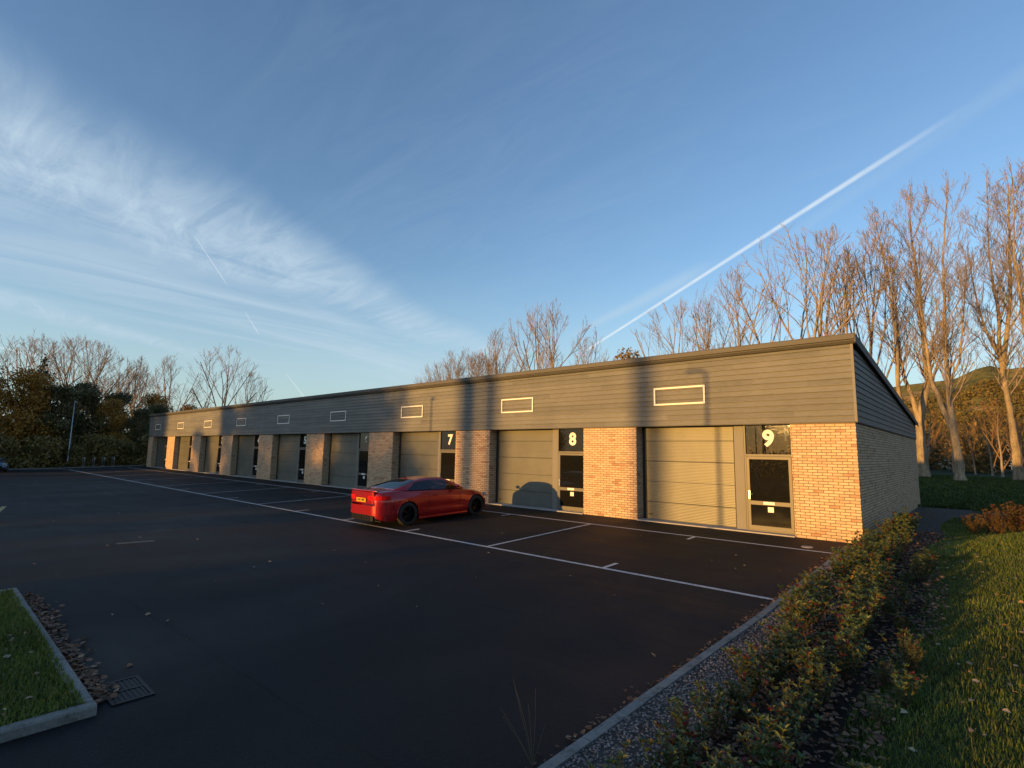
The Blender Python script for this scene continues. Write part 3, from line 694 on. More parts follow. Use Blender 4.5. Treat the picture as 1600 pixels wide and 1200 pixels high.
def rack(loc, rz, label):
    t = thing('cycle_stand', label, 'cycle stand', loc, rz, 'cycle stands at the far kerb')
    pts = [(-.24,0,-.1),(-.24,0,.7)] + [(-.24 + .12 - .12*math.cos(a_), 0, .70 + .12*math.sin(a_)) for a_ in np.linspace(.2, math.pi/2, 5)]
    pts += [(-x, 0, z) for x, _, z in reversed(pts)]
    obj('hoop', MB().tube(pts, [.036]*len(pts), 10), M['galv'], t, smooth=True)
    for s in (-.24, .24): obj('base_plate', MB().tube([(s,0,-.02),(s,0,.012)], [.07,.07], 12), M['galv'], t)
names = ['galvanised hoop cycle stand nearest the lamp post', 'hoop cycle stand second from the lamp post', 'hoop cycle stand third from the lamp post', 'galvanised hoop cycle stand nearest the building']
for i in range(4): rack((-63.2, -4.55 + .78*i, .03), R(8), names[i])
# drain and covers
t = thing('drain_grate', 'rectangular black drain grating in the asphalt by the grass island corner', 'drain', (-4.0, -13.93, za(-13.9)))
q = MB(); 
for (x0,x1,y0,y1) in ((-.3,-.27,-.17,.17),(.27,.3,-.17,.17),(-.27,.27,-.17,-.14),(-.27,.27,.14,.17),(-.02,.02,-.14,.14)): q.box(x0,x1,y0,y1,-.02,.012)
obj('frame', q, M['iron'], t)
q = MB()
for i in range(7):
    y = -.12 + .04*i
    q.box(-.27,-.02,y-.007,y+.007,-.02,.009); q.box(.02,.27,y-.007,y+.007,-.02,.009)
obj('bars', q, M['iron'], t); q = MB(); q.box(-.27,.27,-.14,.14,.0035,.0045); obj('pit_shade', q, M['dark'], t)  # flat dark sheet painted in for the shaded hollow below the bars
q = MB(); q.tube([(-.95,-1.2,za(-1.2)-.02),(-.95,-1.2,za(-1.2)+.009)], [.13,.13], 20); o = obj('access_cover', q, M['sill']); tag(o, 'small round concrete access cover beside the pier of unit 9', 'access cover')
# ------------------------------------------------------------------ grass island
IX0, IX1, IY1 = -9.3, -3.62, -14.22
ib = MB()
for (x0_, x1_, y0_, y1_) in ((IX1-.11, IX1-.012, -24, IY1-.012), (IX0, IX1-.11, IY1-.11, IY1-.012)): ib.box(x0_, x1_, y0_, y1_, -.5, za(-14.2)+.072)
struct('kerb_joint_mortar', ib, M['soil'])
isl = MB(); zt_ = lambda x, y: za(y) + .075 + .015*math.sin(x*1.7)*math.cos(y*1.3)
isl.grid([[(x, y, zt_(x, y)) for x in np.linspace(IX0+.05, IX1-.1, 14)] for y in np.linspace(-24, IY1-.1, 18)]); struct('grass_island', isl, M['lawn'], True)
kerbrun('kerb_island_front', IX1, -24, IX1, IY1, .115, .085, seed=5)
kerbrun('kerb_island_top', IX1-.128, IY1, IX0, IY1, .115, .085, seed=6)
kerbrun('kerb_island_side', IX0, IY1-.13, IX0, -24, .115, .085, seed=7)
# ------------------------------------------------------------------ vegetation builders
def leaf_tri(V, F, p, d, n, L, w, fold=.25):
    """six point folded leaf at p pointing d, face normal about n"""
    s = d.cross(n);
    if s.length < 1e-6: s = Vector((1,0,0))
    s.normalize(); n = s.cross(d).normalized(); i = len(V)
    V += [p, p + d*L*.38 + s*w*.5 + n*w*fold, p + d*L*.38 - s*w*.5 + n*w*fold, p + d*L*.75 + s*w*.36 + n*w*fold*.7 - n*L*.05, p + d*L*.75 - s*w*.36 + n*w*fold*.7 - n*L*.05, p + d*L - n*L*.12, p + d*L*.42, p + d*L*.75 - n*L*.04]
    F += [(i, i+1, i+6), (i, i+6, i+2), (i+1, i+3, i+7, i+6), (i+2, i+6, i+7, i+4), (i+3, i+5, i+7), (i+4, i+7, i+5)]
def rvec(rng): 
    while True:
        v = Vector((rng.uniform(-1,1), rng.uniform(-1,1), rng.uniform(-1,1)))
        if .05 < v.length < 1: return v.normalized()
M['laurel'] = leafmat('shrub_leaf', [(.035,.07,.024), (.06,.105,.03), (.09,.13,.03), (.045,.085,.04), (.15,.16,.035), (.12,.09,.03)], .36, .22, .5)
M['shoot'] = leafmat('red_shoot_leaf', [(.16,.018,.018), (.11,.02,.03), (.2,.05,.02), (.08,.02,.02)], .4, .25)
M['yleaf'] = leafmat('yellowing_leaf', [(.22,.17,.02), (.26,.13,.02), (.17,.16,.03), (.2,.07,.02)], .5, .3)
M['stem'] = barkmat('shrub_stem', (.05,.03,.02), (.12,.08,.05))
def make_shrub(seed, h=.62, rad=.36, nst=16, ll=.085):
    rng = random.Random(seed); st = MB(); LV = {'foliage': ([], []), 'red_shoots': ([], []), 'yellow_leaves': ([], [])}
    for i in range(nst):
        a = rng.uniform(0, 2*math.pi); lean = rng.uniform(.05, .95); p = Vector((rng.uniform(-.06,.06), rng.uniform(-.06,.06), 0))
        d = Vector((math.cos(a)*lean, math.sin(a)*lean, 1)).normalized(); L = h*rng.uniform(.6, 1.12)*(1 - .18*lean); pts = [p.copy()]; n = 7
        for k in range(n):
            d = (d + rvec(rng)*.13 + Vector((0,0,.06))).normalized(); p = p + d*L/n; pts.append(p.copy())
            if k >= 1:
                for q_ in range(4 if k > 2 else 2):
                    aa = rng.uniform(0, 6.28); out = Vector((math.cos(aa), math.sin(aa), rng.uniform(.1, .9))).normalized(); dd = (out + d*.35).normalized()
                    tgt = 'yellow_leaves' if rng.random() < .07 else 'foliage'
                    V, F = LV[tgt]; l = ll*rng.uniform(.65, 1.2); leaf_tri(V, F, p + rvec(rng)*.008, dd, (Vector((0,0,1)) + rvec(rng)*.5).normalized(), l, l*rng.uniform(.33,.42))
        st.tube(pts, [.006 - .0005*k for k in range(n+1)], 4, False)
        tip = 'red_shoots' if rng.random() < .2 else 'foliage'; V, F = LV[tip]
        for q_ in range(6):
            aa = 6.28*q_/6 + rng.uniform(-.3,.3); dd = (Vector((math.cos(aa)*.75, math.sin(aa)*.75, rng.uniform(.4,1.1)))).normalized()
            l = ll*rng.uniform(.7, 1.1); leaf_tri(V, F, p, dd, (Vector((0,0,1)) + rvec(rng)*.3).normalized(), l, l*.36)
    out = [('stems', st.mesh('stems'), M['stem'])]
    VV, FF, mi = [], [], []
    for j, k_ in enumerate(('foliage', 'red_shoots', 'yellow_leaves')):
        V, F = LV[k_]; o_ = len(VV); VV += V; FF += [tuple(i + o_ for i in f_) for f_ in F]; mi += [j]*len(F)
    me = bpy.data.meshes.new('foliage'); me.from_pydata([tuple(v) for v in VV], [], FF)
    for k_ in ('laurel', 'shoot', 'yleaf'): me.materials.append(M[k_])
    me.polygons.foreach_set('material_index', mi); me.update(); out.append(('foliage', me, None))
    return out
svars = [make_shrub(100+i, .55 + .05*(i % 4), .36, 19 + i % 4, .07 + .009*(i % 3)) for i in range(7)]
def place_shrub(v, x, y, z, rz, sc, label, group):
    t = thing('shrub', label, 'shrub', (x, y, z), rz, group, sc)
    for nm, me, mt in v: link(nm, me, mt, t)
    return t
rng = random.Random(7); rows_ = []
y = -14.9
while y < 3.2:
    rows_.append(y); y += rng.uniform(.42, .6)
k = 0
LB = 'leafy evergreen shrub with red shoots in the planting bed beside the kerb'
for y in rows_:
    for col in range(3 if y < -2 else 1):
        if col == 2 and rng.random() < .35: continue
        x = (.42, .95, 1.4)[col] + rng.uniform(-.14,.14) + (.28 if y > -1 else 0)
        x += .22*sm((-6.5 - y)/4)
        sc_ = rng.uniform(.72, 1.0)*(1.0 if y > -9 else .92)
        if y > -2.5: sc_ *= 1.12
        if col == 2: sc_ *= .62
        if y < -9: sc_ *= .9
        place_shrub(svars[rng.randrange(7)], x, y, hg(x, y), rng.uniform(0,6.28), sc_, LB, 'shrubs in the bed beside the kerb'); k += 1
M['laurel2'] = leafmat('sunlit_shrub_leaf', [(.06,.06,.02), (.12,.07,.025), (.16,.08,.03), (.08,.07,.02)], .45, .25)  # warm sunlight on the further clump is painted into these leaf colours
LB2 = 'shrub with orange sunlight put into its leaf colour in the further clump beyond the grass bank'
sv2 = []
for i in (0, 3, 5):
    st_, fo = svars[i]; me = fo[1].copy(); me.materials[0] = M['laurel2']; sv2.append([st_, ('foliage', me, None)])
for i in range(18):
    x = 2.05 + .105*i + rng.uniform(-.25,.25) + .5*(i % 3); y = 3.9 + .42*i + rng.uniform(-.4,.4) - .8*(i % 2)
    place_shrub(sv2[i % 3], x, y, hg(x, y), rng.uniform(0,6.28), rng.uniform(.85, 1.3)*(1 + .02*i), LB2, 'shrubs beyond the grass bank')
# bed surface, gravel, mulch, fallen leaves
def strip(name, xa, xb, y0, y1, mat, dz, nx=6, ny=40):
    mb = MB(); mb.grid([[(xa(y) + (xb(y)-xa(y))*i/nx, y, hg(xa(y) + (xb(y)-xa(y))*i/nx, y) + dz) for i in range(nx+1)] for y in np.linspace(y0, y1, ny)])
    return struct(name, mb, mat, True)
bedr = lambda y: 1.62 + .12*math.sin(y*.8) - .012*(y+11)
strip('gravel_margin', lambda y: XR+.1, lambda y: .42 + .07*math.sin(y*1.1), -17, -.3, M['gravel'], .02, 5, 60)
strip('planting_bed', lambda y: XR+.1, bedr, -17, 3.3, M['soil'], .012, 10, 80)
strip('gravel_path', lambda y: .03, lambda y: 1.75 + .12*math.sin(y*.7), 3.3, 13.6, M['gravel'], .02, 6, 24)
nr = np.random.default_rng(5)
def scatter(name, n, sampler, size, mat, label, shape='leaf', tall=0.0):
    V = []; F = []; rg = random.Random(hash(name) % 1000 if False else len(name))
    for i in range(n):
        x, y, z = sampler(rg); s = size*rg.uniform(.6, 1.35)
        if shape == 'leaf':
            a = rg.uniform(0, 6.28); d = Vector((math.cos(a), math.sin(a), rg.uniform(-.05,.35))).normalized(); nn = (Vector((0,0,1)) + rvec(rg)*.55).normalized()
            leaf_tri(V, F, Vector((x, y, z + .006 + rg.uniform(0, tall))), d, nn, s, s*rg.uniform(.5,.8), rg.uniform(-.2,.4))
        else:
            i0 = len(V); c = Vector((x, y, z + s*.25)); q_ = [rvec(rg) for _ in range(1)]
            ex, ey, ez = s*rg.uniform(.4,.6), s*rg.uniform(.35,.55), s*rg.uniform(.25,.4); a = rg.uniform(0,6.28); ca, sa = math.cos(a), math.sin(a)
            for (px, py, pz) in ((1,0,0),(.3,.9,0),(-.9,.4,.1),(-.6,-.8,0),(.6,-.7,.1),(.1,.1,1),(0,0,-1)):
                V.append(c + Vector((ex*px*ca - ey*py*sa, ex*px*sa + ey*py*ca, ez*pz)))
            for j in range(5): F.append((i0+j, i0+(j+1) % 5, i0+5)); F.append((i0+(j+1) % 5, i0+j, i0+6))
    me = bpy.data.meshes.new(name); me.from_pydata([tuple(v) for v in V], [], F); me.update()
    return tag(link(name, me, mat), label, None, None, 'stuff')
def s_gravel(r):
    y = r.uniform(-15, 0)*1.0; y = -15 + 15*r.random()**1.4; x = XR + .11 + (.78*r.random()**1.2); return x, y, hg(x, y) + .016
scatter('gravel_stones', 15000, s_gravel, .024, M['stone'], 'pale grey and brown pebbles lying in the planting bed', 'stone')
M['litter'] = leafmat('leaf_litter', [(.08,.04,.025), (.16,.075,.04), (.25,.13,.065), (.05,.03,.02), (.33,.2,.11)], .6, .1)
def s_mulch(r):
    y = -15.4 + 19*r.random()**1.25; x = .5 + (bedr(y) - .35)*r.random(); return x, y, hg(x, y) + .012
scatter('leaf_mulch', 7000, s_mulch, .055, M['litter'], 'dark brown leaf mulch covering the bed under the shrubs', 'leaf', .03)
def s_gut(r):
    x = -8.9 + 5.1*r.random(); return x, IY1 + .01 + abs(r.gauss(0, .09)), za(-14.1)
scatter('gutter_leaves', 900, s_gut, .065, M['litter'], 'brown fallen leaves gathered along the island kerb', 'leaf', .04)
def s_gut2(r):
    y = -12.5 + 12*r.random(); return XR - abs(r.gauss(0, .05)) - .005, y, za(y)
scatter('kerb_leaves', 420, s_gut2, .05, M['litter'], 'reddish fallen leaves gathered along the bed kerb', 'leaf', .02)
M['litter2'] = leafmat('dry_leaf', [(.3,.22,.14), (.2,.11,.05), (.4,.33,.22)], .6, .1)
def s_open(r):
    x = -22 + 21.5*r.random(); y = -13.8 + 12*r.random(); return x, y, za(y)
scatter('scattered_leaves', 75, s_open, .07, M['litter2'], 'single dry leaves scattered over the asphalt', 'leaf')
def s_lawn(r):
    y = -15.2 + 16*r.random()**1.2; x = bedr(y) + .1 + 2.2*r.random(); return x, y, hg(x, y) + .035
scatter('leaves_on_grass', 330, s_lawn, .05, M['litter2'], 'curled brown leaves lying on the grass bank', 'leaf', .02)
def s_isl(r):
    x = -8.8 + 5*r.random(); y = -16.5 + 2.1*r.random(); return x, y, zt_(x, y) + .03
scatter('leaves_on_island', 110, s_isl, .055, M['litter2'], 'brown leaves lying on the grass island', 'leaf', .02)
# grass blades (stuff)
M['grass'] = leafmat('grass_blade', [(.06,.105,.013), (.095,.15,.02), (.14,.18,.028), (.07,.12,.016), (.24,.22,.055), (.1,.16,.02)], .5, .35, .3)
def grass(name, xy, label, hfun, L0=.06, w0=.005):
    n = len(xy); ang = nr.uniform(0, 2*np.pi, n); lean = nr.uniform(.1, .9, n); L = L0*nr.uniform(.5, 1.5, n); w = w0*nr.uniform(.7, 1.4, n)
    z = np.array([hfun(a, b) for a, b in xy]); base = np.column_stack([xy, z]); d = np.column_stack([np.cos(ang)*lean, np.sin(ang)*lean, np.ones(n)]); d /= np.linalg.norm(d, axis=1)[:, None]
    s = np.column_stack([-np.sin(ang), np.cos(ang), np.zeros(n)]); bend = np.column_stack([np.cos(ang), np.sin(ang), -np.full(n, .3)])*lean[:, None]*.35
    a = base - s*w[:, None]; b = base + s*w[:, None]; c = base + d*(L*.6)[:, None] + s*(w*.7)[:, None]; e = base + d*(L*.6)[:, None] - s*(w*.7)[:, None]; t = base + (d + bend)*L[:, None]
    V = np.stack([a, b, c, e, t], 1).reshape(-1, 3); i = np.arange(n)*5
    F = np.concatenate([np.stack([i, i+1, i+2], 1), np.stack([i, i+2, i+3], 1), np.stack([i+3, i+2, i+4], 1)])
    return tag(link(name, bigmesh(name, V, F, 3), M['grass']), label, None, None, 'stuff')
def samp(n, y0, y1, xw, p=1.6):
    y = y0 + (y1 - y0)*nr.random(n)**p; x = np.array([bedr(v) for v in y]) - .12 + xw*nr.random(n)**1.1 ; return np.column_stack([x, y])
grass('grass_bank', samp(125000, -15.3, 1.5, 3.2), 'short green grass covering the bank on the right', hg, .045, .0036)
grass('grass_bank_far', samp(45000, -2, 9, 4.5, 1), 'green grass further along the bank', hg, .07, .008)
n = 42000; grass('island_grass', np.column_stack([nr.uniform(-9.1, IX1-.1, n), -14.30 - 3.2*nr.random(n)**1.3]), 'short green grass on the kerbed island', zt_, .055, .005)
M['rough'] = leafmat('shaded_lawn_blade', [(.035,.055,.012), (.05,.08,.016), (.075,.095,.022), (.04,.065,.014)], .7, .2, .2)  # darker copy of the grass; the building's shade goes into the blade colour
n = 50000; lg_ = grass('lawn_grass_behind', np.column_stack([nr.uniform(-6, 12, n), 13.5 + 55*nr.random(n)**1.5]), 'rough lawn grass behind the building, shade put into its colour', hg, .13, .03); lg_.data.materials.clear(); lg_.data.materials.append(M['rough'])
# dry stalks of a weed at the kerb
wd = thing('weed', 'sparse dry weed with thin arching stalks leaning over the kerb', 'weed', (-.32, -12.2, za(-12)+.0))
rg = random.Random(4); q = MB()
for a_, l, ln in ((2.6,.62,.55),(2.9,.55,.3),(2.2,.58,.75),(3.3,.4,.6),(2.5,.42,.4),(1.6,.3,.5),(3.0,.5,.9)):
    pts = [Vector((0,0,0))]; d = Vector((math.cos(a_)*ln, math.sin(a_)*ln, 1)).normalized()
    for i in range(6): d = (d + Vector((math.cos(a_)*.05, math.sin(a_)*.05, -.03)) + rvec(rg)*.05).normalized(); pts.append(pts[-1] + d*l/6)
    q.tube(pts, [.0022,.002,.0018,.0016,.0014,.0012,.001], 4, False)
M['straw'] = simple('dry_stalk', (.07,.065,.03), .8); obj('stalks', q, M['straw'], wd)
# ------------------------------------------------------------------ trees
def branch(mb, p, d, L, r, depth, rg, up=.12, wob=.2, sides=4, kids=(5, 5, 4, 3), rmin=.012, spread=.7, env=None, rt_=(.42,.65)):
    n = 5 if depth > 1 else 3; pts = [p.copy()]; rs = [r]; dirs = [d.copy()]
    for i in range(n):
        if env and i:
            q = p + d*L/n
            if ((q.x/env[1])**2 + (q.y/env[1])**2 + ((q.z - env[0])/env[2])**2) > rg.uniform(.88, 1.12): n = i; break
        d = (d + rvec(rg)*wob + Vector((0,0,up))).normalized(); p = p + d*L/n; pts.append(p.copy()); dirs.append(d.copy()); rs.append(max(rmin*.6, r*(1 - .68*(i+1)/n)))
    if len(pts) < 2: return
    n0 = 5 if depth > 1 else 3; cutf = (len(pts)-1)/n0; n = len(pts)-1
    if env and L*cutf < .3: return
    mb.tube(pts, rs, sides if depth > 1 else 3, False)
    if depth <= 0: return
    k = kids[min(len(kids)-1, 3-depth)] if depth <= 3 else kids[0]
    if env: k = int(k*cutf + rg.random())
    if k < 1: return
    for j in range(k):
        t = .25 + .75*(j + rg.random())/k; i = min(n-1, int(t*n)); fr = t*n - i; fr = min(fr, 1)
        q_ = pts[i].lerp(pts[i+1], fr); side = dirs[i].cross(rvec(rg))
        if side.length < .01: continue
        side.normalize(); dd = (dirs[i] + side*spread*rg.uniform(.7, 1.3)).normalized()
        branch(mb, q_, dd, L*rg.uniform(*rt_)*(1.1 - .35*t), max(rmin, rs[i]*.55), depth-1, rg, up, wob, sides, kids, rmin, spread, env, rt_)
def bare_tree(seed, H, wid=.3, limbs=9, tr=.25, fork=.2, rmin=.016, kids=(6,5,4), up=.1, spread=.5, lean=(0,0), vase=.5):
    rg = random.Random(seed); tk = MB(); tk.smooth = True; cr = MB(); cr.smooth = True
    p = Vector((0,0,-.3)); pts = [p]; nseg = 9; rs = [tr*1.2]; d = Vector((lean[0], lean[1], 1)).normalized(); top = H*.8
    env = (H*(.5 + fork*.45), H*wid, H*(.5 - fork*.45))
    for i in range(nseg):
        d = (d + rvec(rg)*.07 + Vector((0,0,.06))).normalized(); p = p + d*(top+.3)/nseg; pts.append(p); rs.append(tr*(1 - .86*(i+1)/nseg))
    tk.tube(pts, rs, 9, False)
    for j in range(limbs):
        t = fork + (.97-fork)*(j + .4*rg.random())/limbs; i = min(nseg-1, int(t*nseg)); q_ = pts[i].lerp(pts[i+1], t*nseg - i)
        a = j*2.4 + rg.uniform(-.5,.5); vs = vase*rg.uniform(.8, 1.3)*(1 - .35*t); dd = Vector((math.cos(a)*vs, math.sin(a)*vs, 1)).normalized()
        branch(cr, q_, dd, (H - q_.z)*1.0, max(.035, rs[i]*.55), 3, rg, up, .17, 5, kids, rmin, spread, env, (.32, .52))
    branch(cr, pts[-1], d, H - pts[-1].z, rs[-1], 3, rg, up, .12, 5, kids, rmin, spread, env, (.4, .6))
    return [('trunk', tk.mesh('trunk')), ('crown', cr.mesh('crown'))]
def clump_cloud(seed, n, blobs, s0, flat_=.8):
    """leaf clumps: n small tilted quads spread through the volume of the blobs (x,y,z,rx,ry,rz)"""
    r_ = np.random.default_rng(seed); vol = np.array([b[3]*b[4]*b[5] for b in blobs]); pk = r_.choice(len(blobs), n, p=vol/vol.sum()); B_ = np.array(blobs)[pk]
    v = r_.normal(size=(n, 3)); v /= np.linalg.norm(v, axis=1)[:, None]; rad = r_.random(n)**.5*(1 + .3*np.abs(r_.normal(size=n))**2*.6); P = B_[:, :3] + v*rad[:, None]*B_[:, 3:]
    a = r_.normal(size=(n, 3)); a /= np.linalg.norm(a, axis=1)[:, None]; b = np.cross(a, r_.normal(size=(n, 3))); b /= np.linalg.norm(b, axis=1)[:, None]
    s = s0*r_.uniform(.5, 1.4, n)[:, None]; V = np.stack([P - a*s, P - b*s*.55 + a*s*.1, P + a*s, P + b*s*.6], 1).reshape(-1, 3); i = np.arange(n)*4
    return bigmesh('leaves', V, np.stack([i, i+1, i+2, i+3], 1), 4)
def blobset(seed, H, W_, n, zlo=.12):
    rg = random.Random(seed); out = []
    for i in range(n):
        z = H*(zlo + (.93-zlo)*rg.random()); t = z/H; ww = W_*(math.sin(math.pi*min(1, max(.12, (t*.88 + .12))))**.6); a = rg.uniform(0,6.28); rr = ww*rg.random()**.5*.75
        s = rg.uniform(.16,.3)*W_ + .5; out.append((rr*math.cos(a), rr*math.sin(a), z, s, s, s*rg.uniform(.6,.9)))
    return out
M['ivy'] = leafmat('dark_ivy_leaf', [(.07,.075,.024), (.11,.1,.032), (.14,.12,.04), (.12,.085,.035)], .5, .1)
M['autumn'] = leafmat('autumn_oak_leaf', [(.36,.18,.03), (.46,.21,.03), (.24,.17,.035), (.55,.24,.035)], .6, .2)
M['olive'] = leafmat('olive_leaf', [(.17,.14,.045), (.24,.18,.05), (.3,.2,.06), (.14,.13,.05)], .6, .15)
M['conif'] = leafmat('conifer_needles', [(.02,.034,.016), (.03,.045,.02), (.025,.04,.02)], .6, .05)
def put(name, parts, mats, label, cat, x, y, rz, sc, group, z=None):
    t = thing(name, label, cat, (x, y, hg(x, y) if z is None else z), rz, group, sc)
    for (nm, me), mt in zip(parts, mats): link(nm, me, mt, t)
    return t
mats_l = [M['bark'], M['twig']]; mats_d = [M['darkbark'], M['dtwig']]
# background bare trees behind the roof
bt = [bare_tree(11, 20, .3, 9, .26, .15, vase=.6), bare_tree(12, 20, .22, 9, .22, .15, vase=.45), bare_tree(13, 20, .38, 10, .26, .08, vase=.8), bare_tree(14, 20, .13, 10, .2, .22, vase=.26, up=.16), bare_tree(15, 20, .24, 9, .22, .15, vase=.5),
      bare_tree(17, 20, .36, 12, .28, .12, kids=(7,5,5), vase=.75), bare_tree(18, 20, .42, 14, .2, .06, kids=(7,6,5), vase=.8)]
def far(px_x, px_y, top, rng_): return px_x, px_y
mid = [(-38.8,38,21.8,5,'tall bare tree with a domed crown above the roof behind unit 7'), (-48.5,40,20.5,1,'bare tree left of the domed tree behind the roof'),
       (-56.5,36,15.5,6,'low wide bare tree at the left end of the middle group behind the roof'), (-51.5,34,16.2,6,'bushy reddish bare tree at the foot of the middle group'), (-44.2,44,17.5,4,'shorter bare tree between the two tall ones behind the roof'),
       (-33.5,40,17.0,1,'bare tree on the right flank of the domed tree behind the roof'), (-29.5,38,13.5,2,'small bare tree sloping down to the right of the domed tree'),
       (-22.7,40,19.4,0,'bare tree at the left of the right hand row behind the sign of unit 9'), (-19.8,46,21.5,1,'slender bare tree just under the vapour trail'), (-16.6,42,22,0,'spreading bare tree behind the roof of unit 9'),
       (-11.4,44,26.4,5,'tallest bare tree behind the roof of unit 9'), (-7.9,49,24.8,3,'narrow upright bare tree near the roof corner'), (-6.2,52,27.5,3,'slim bare tree straight behind the roof corner'),
       (-60.5,38,14.0,6,'small bushy bare tree furthest left in the middle group'), (-54.0,40,16.6,6,'rounded twiggy bare tree in the second row of the middle group'), (-47.0,36,16.2,6,'dense twiggy bare tree left below the domed tree'),
       (-24.5,52,16,2,'low bare tree filling the gap behind the roof'), ]
for i, (x, y, h, v, lb) in enumerate(mid): put('bare_tree', bt[v], mats_l, lb, 'tree', x, y, i*1.7, h/20, 'bare trees behind the building')
# small leafy tree behind the roof
mb = clump_cloud(77, 1500, blobset(3, 14.2, 3.0, 16, .5), .2); put('leafy_tree', bare_tree(16, 14, .25, 6, .16, .3) + [('foliage', mb)], [M['bark'], M['twig'], M['olive']], 'small tree still holding sparse brown leaves behind the roof', 'tree', -27.2, 38, 0, 1.0, 'bare trees behind the building')
# left background group (beyond the far end of the building)
left = [(-92,5.5,15.5,3,'upright bare tree behind the far end of the building'), (-88,9.5,16.0,1,'first of two rounded bare trees beyond the far units'), (-84.5,14.8,17.6,0,'second rounded bare tree beyond the far units'),
        (-80,17.5,13.6,4,'small bare tree right of the rounded pair beyond the far units'), (-96,2.5,12.5,2,'low tangled bare tree where the roof begins'), (-93,12,11.5,2,'low bare tree between the rounded pair'),
        (-92,-6.2,17.6,1,'bare tree with fine twigs above the dark wood'), (-86,-1.6,16.2,4,'open bare tree with ivy clad stems above the dark wood'), (-84,1.2,14.0,0,'bare tree at the right edge of the dark wood'),
        (-80,-4.3,15.4,0,'broad bare tree standing in the middle of the dark wood'), (-79,-7.8,14.6,2,'bare tree with crooked limbs above the lamp post'), (-82,-2.6,15.6,2,'wide bare tree behind the cycle stands'), (-86,4.2,12.6,2,'low spreading bare tree just left of the far roof end'), (-97,7,13.5,0,'distant bare tree between the rounded pair and the wood')]
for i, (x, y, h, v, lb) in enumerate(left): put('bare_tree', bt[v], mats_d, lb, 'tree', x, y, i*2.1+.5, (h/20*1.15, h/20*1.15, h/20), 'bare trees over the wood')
# dark wood at the left
wa = [('trunk', bt[0][0][1]), ('crown', clump_cloud(31, 19000, blobset(31, 10, 3.4, 34, .05), .125))]
wb_ = [('trunk', bt[1][0][1]), ('crown', clump_cloud(32, 18000, blobset(32, 10, 2.6, 30, .05), .12))]
wc = [('trunk', bt[2][0][1]), ('crown', clump_cloud(33, 12000, [(0,0,10*t, 2.6*(1-t)+.25, 2.6*(1-t)+.25, .6) for t in np.linspace(.08,.97,14)], .13))]
for s_ in (wa, wb_, wc):
    tm = s_[0][1].copy(); 
    for v in tm.vertices: v.co *= .5
    s_[0] = ('trunk', tm)
wood = [(wa,-68,-12.5,1.0,'autumn','golden brown oak at the left edge above the parked car'), (wa,-67.5,-9.0,.92,'autumn','rusty brown leafy tree behind the lamp post on its left'), (wb_,-67,-6.4,.8,'ivy','dark ivy covered tree right behind the lamp post'),
        (wb_,-68,-4.0,.78,'ivy','dark ivy covered tree behind the cycle stands'), (wa,-68,-1.6,.68,'olive','dull olive leafy tree between the cycle stands and the building'), (wb_,-67,.8,.6,'ivy','dark leafy tree beside the far corner of the building'),
        (wc,-76,-12.6,1.22,'conif','dark conifer poking up at the left edge of the picture'), (wc,-74,-7.2,1.15,'conif','dark pointed conifer behind the brown oak'), (wb_,-74,-3.4,.9,'ivy','tall ivy covered tree in the second row of the wood'),
        (wb_,-75,.2,.82,'ivy','leaning ivy column tree right of centre in the wood'), (wa,-78,4.5,.85,'olive','olive brown tree beyond the far end wall'), (wa,-80,9,.75,'olive','low olive tree seen over the far roof'), (wb_,-72,3.4,.68,'ivy','dark tree just beyond the far corner roof'),
        (wa,-69,-16,1.0,'autumn','brown leafy tree out at the left of the wood'), (wb_,-70,-20,1.1,'ivy','dark ivy tree furthest left of the wood')]
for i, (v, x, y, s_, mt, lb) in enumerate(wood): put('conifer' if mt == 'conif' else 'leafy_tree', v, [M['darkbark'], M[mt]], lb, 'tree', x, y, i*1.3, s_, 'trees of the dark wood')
hs = [('stems', bt[3][0][1].copy()), ('foliage', clump_cloud(41, 4500, blobset(41, 2.6, 1.5, 14, .0), .11))]
for v in hs[0][1].vertices: v.co *= .12
for i in range(13):
    x, y = -64.9 - (i % 2)*.9, -17 + 1.55*i
    put('bush', hs, [M['darkbark'], M['ivy'] if i % 3 else M['olive']], 'dense dark bush in the undergrowth behind the far kerb', 'bush', x, y, i, 1.0 + .25*math.sin(i*2.2), 'undergrowth bushes at the far kerb')
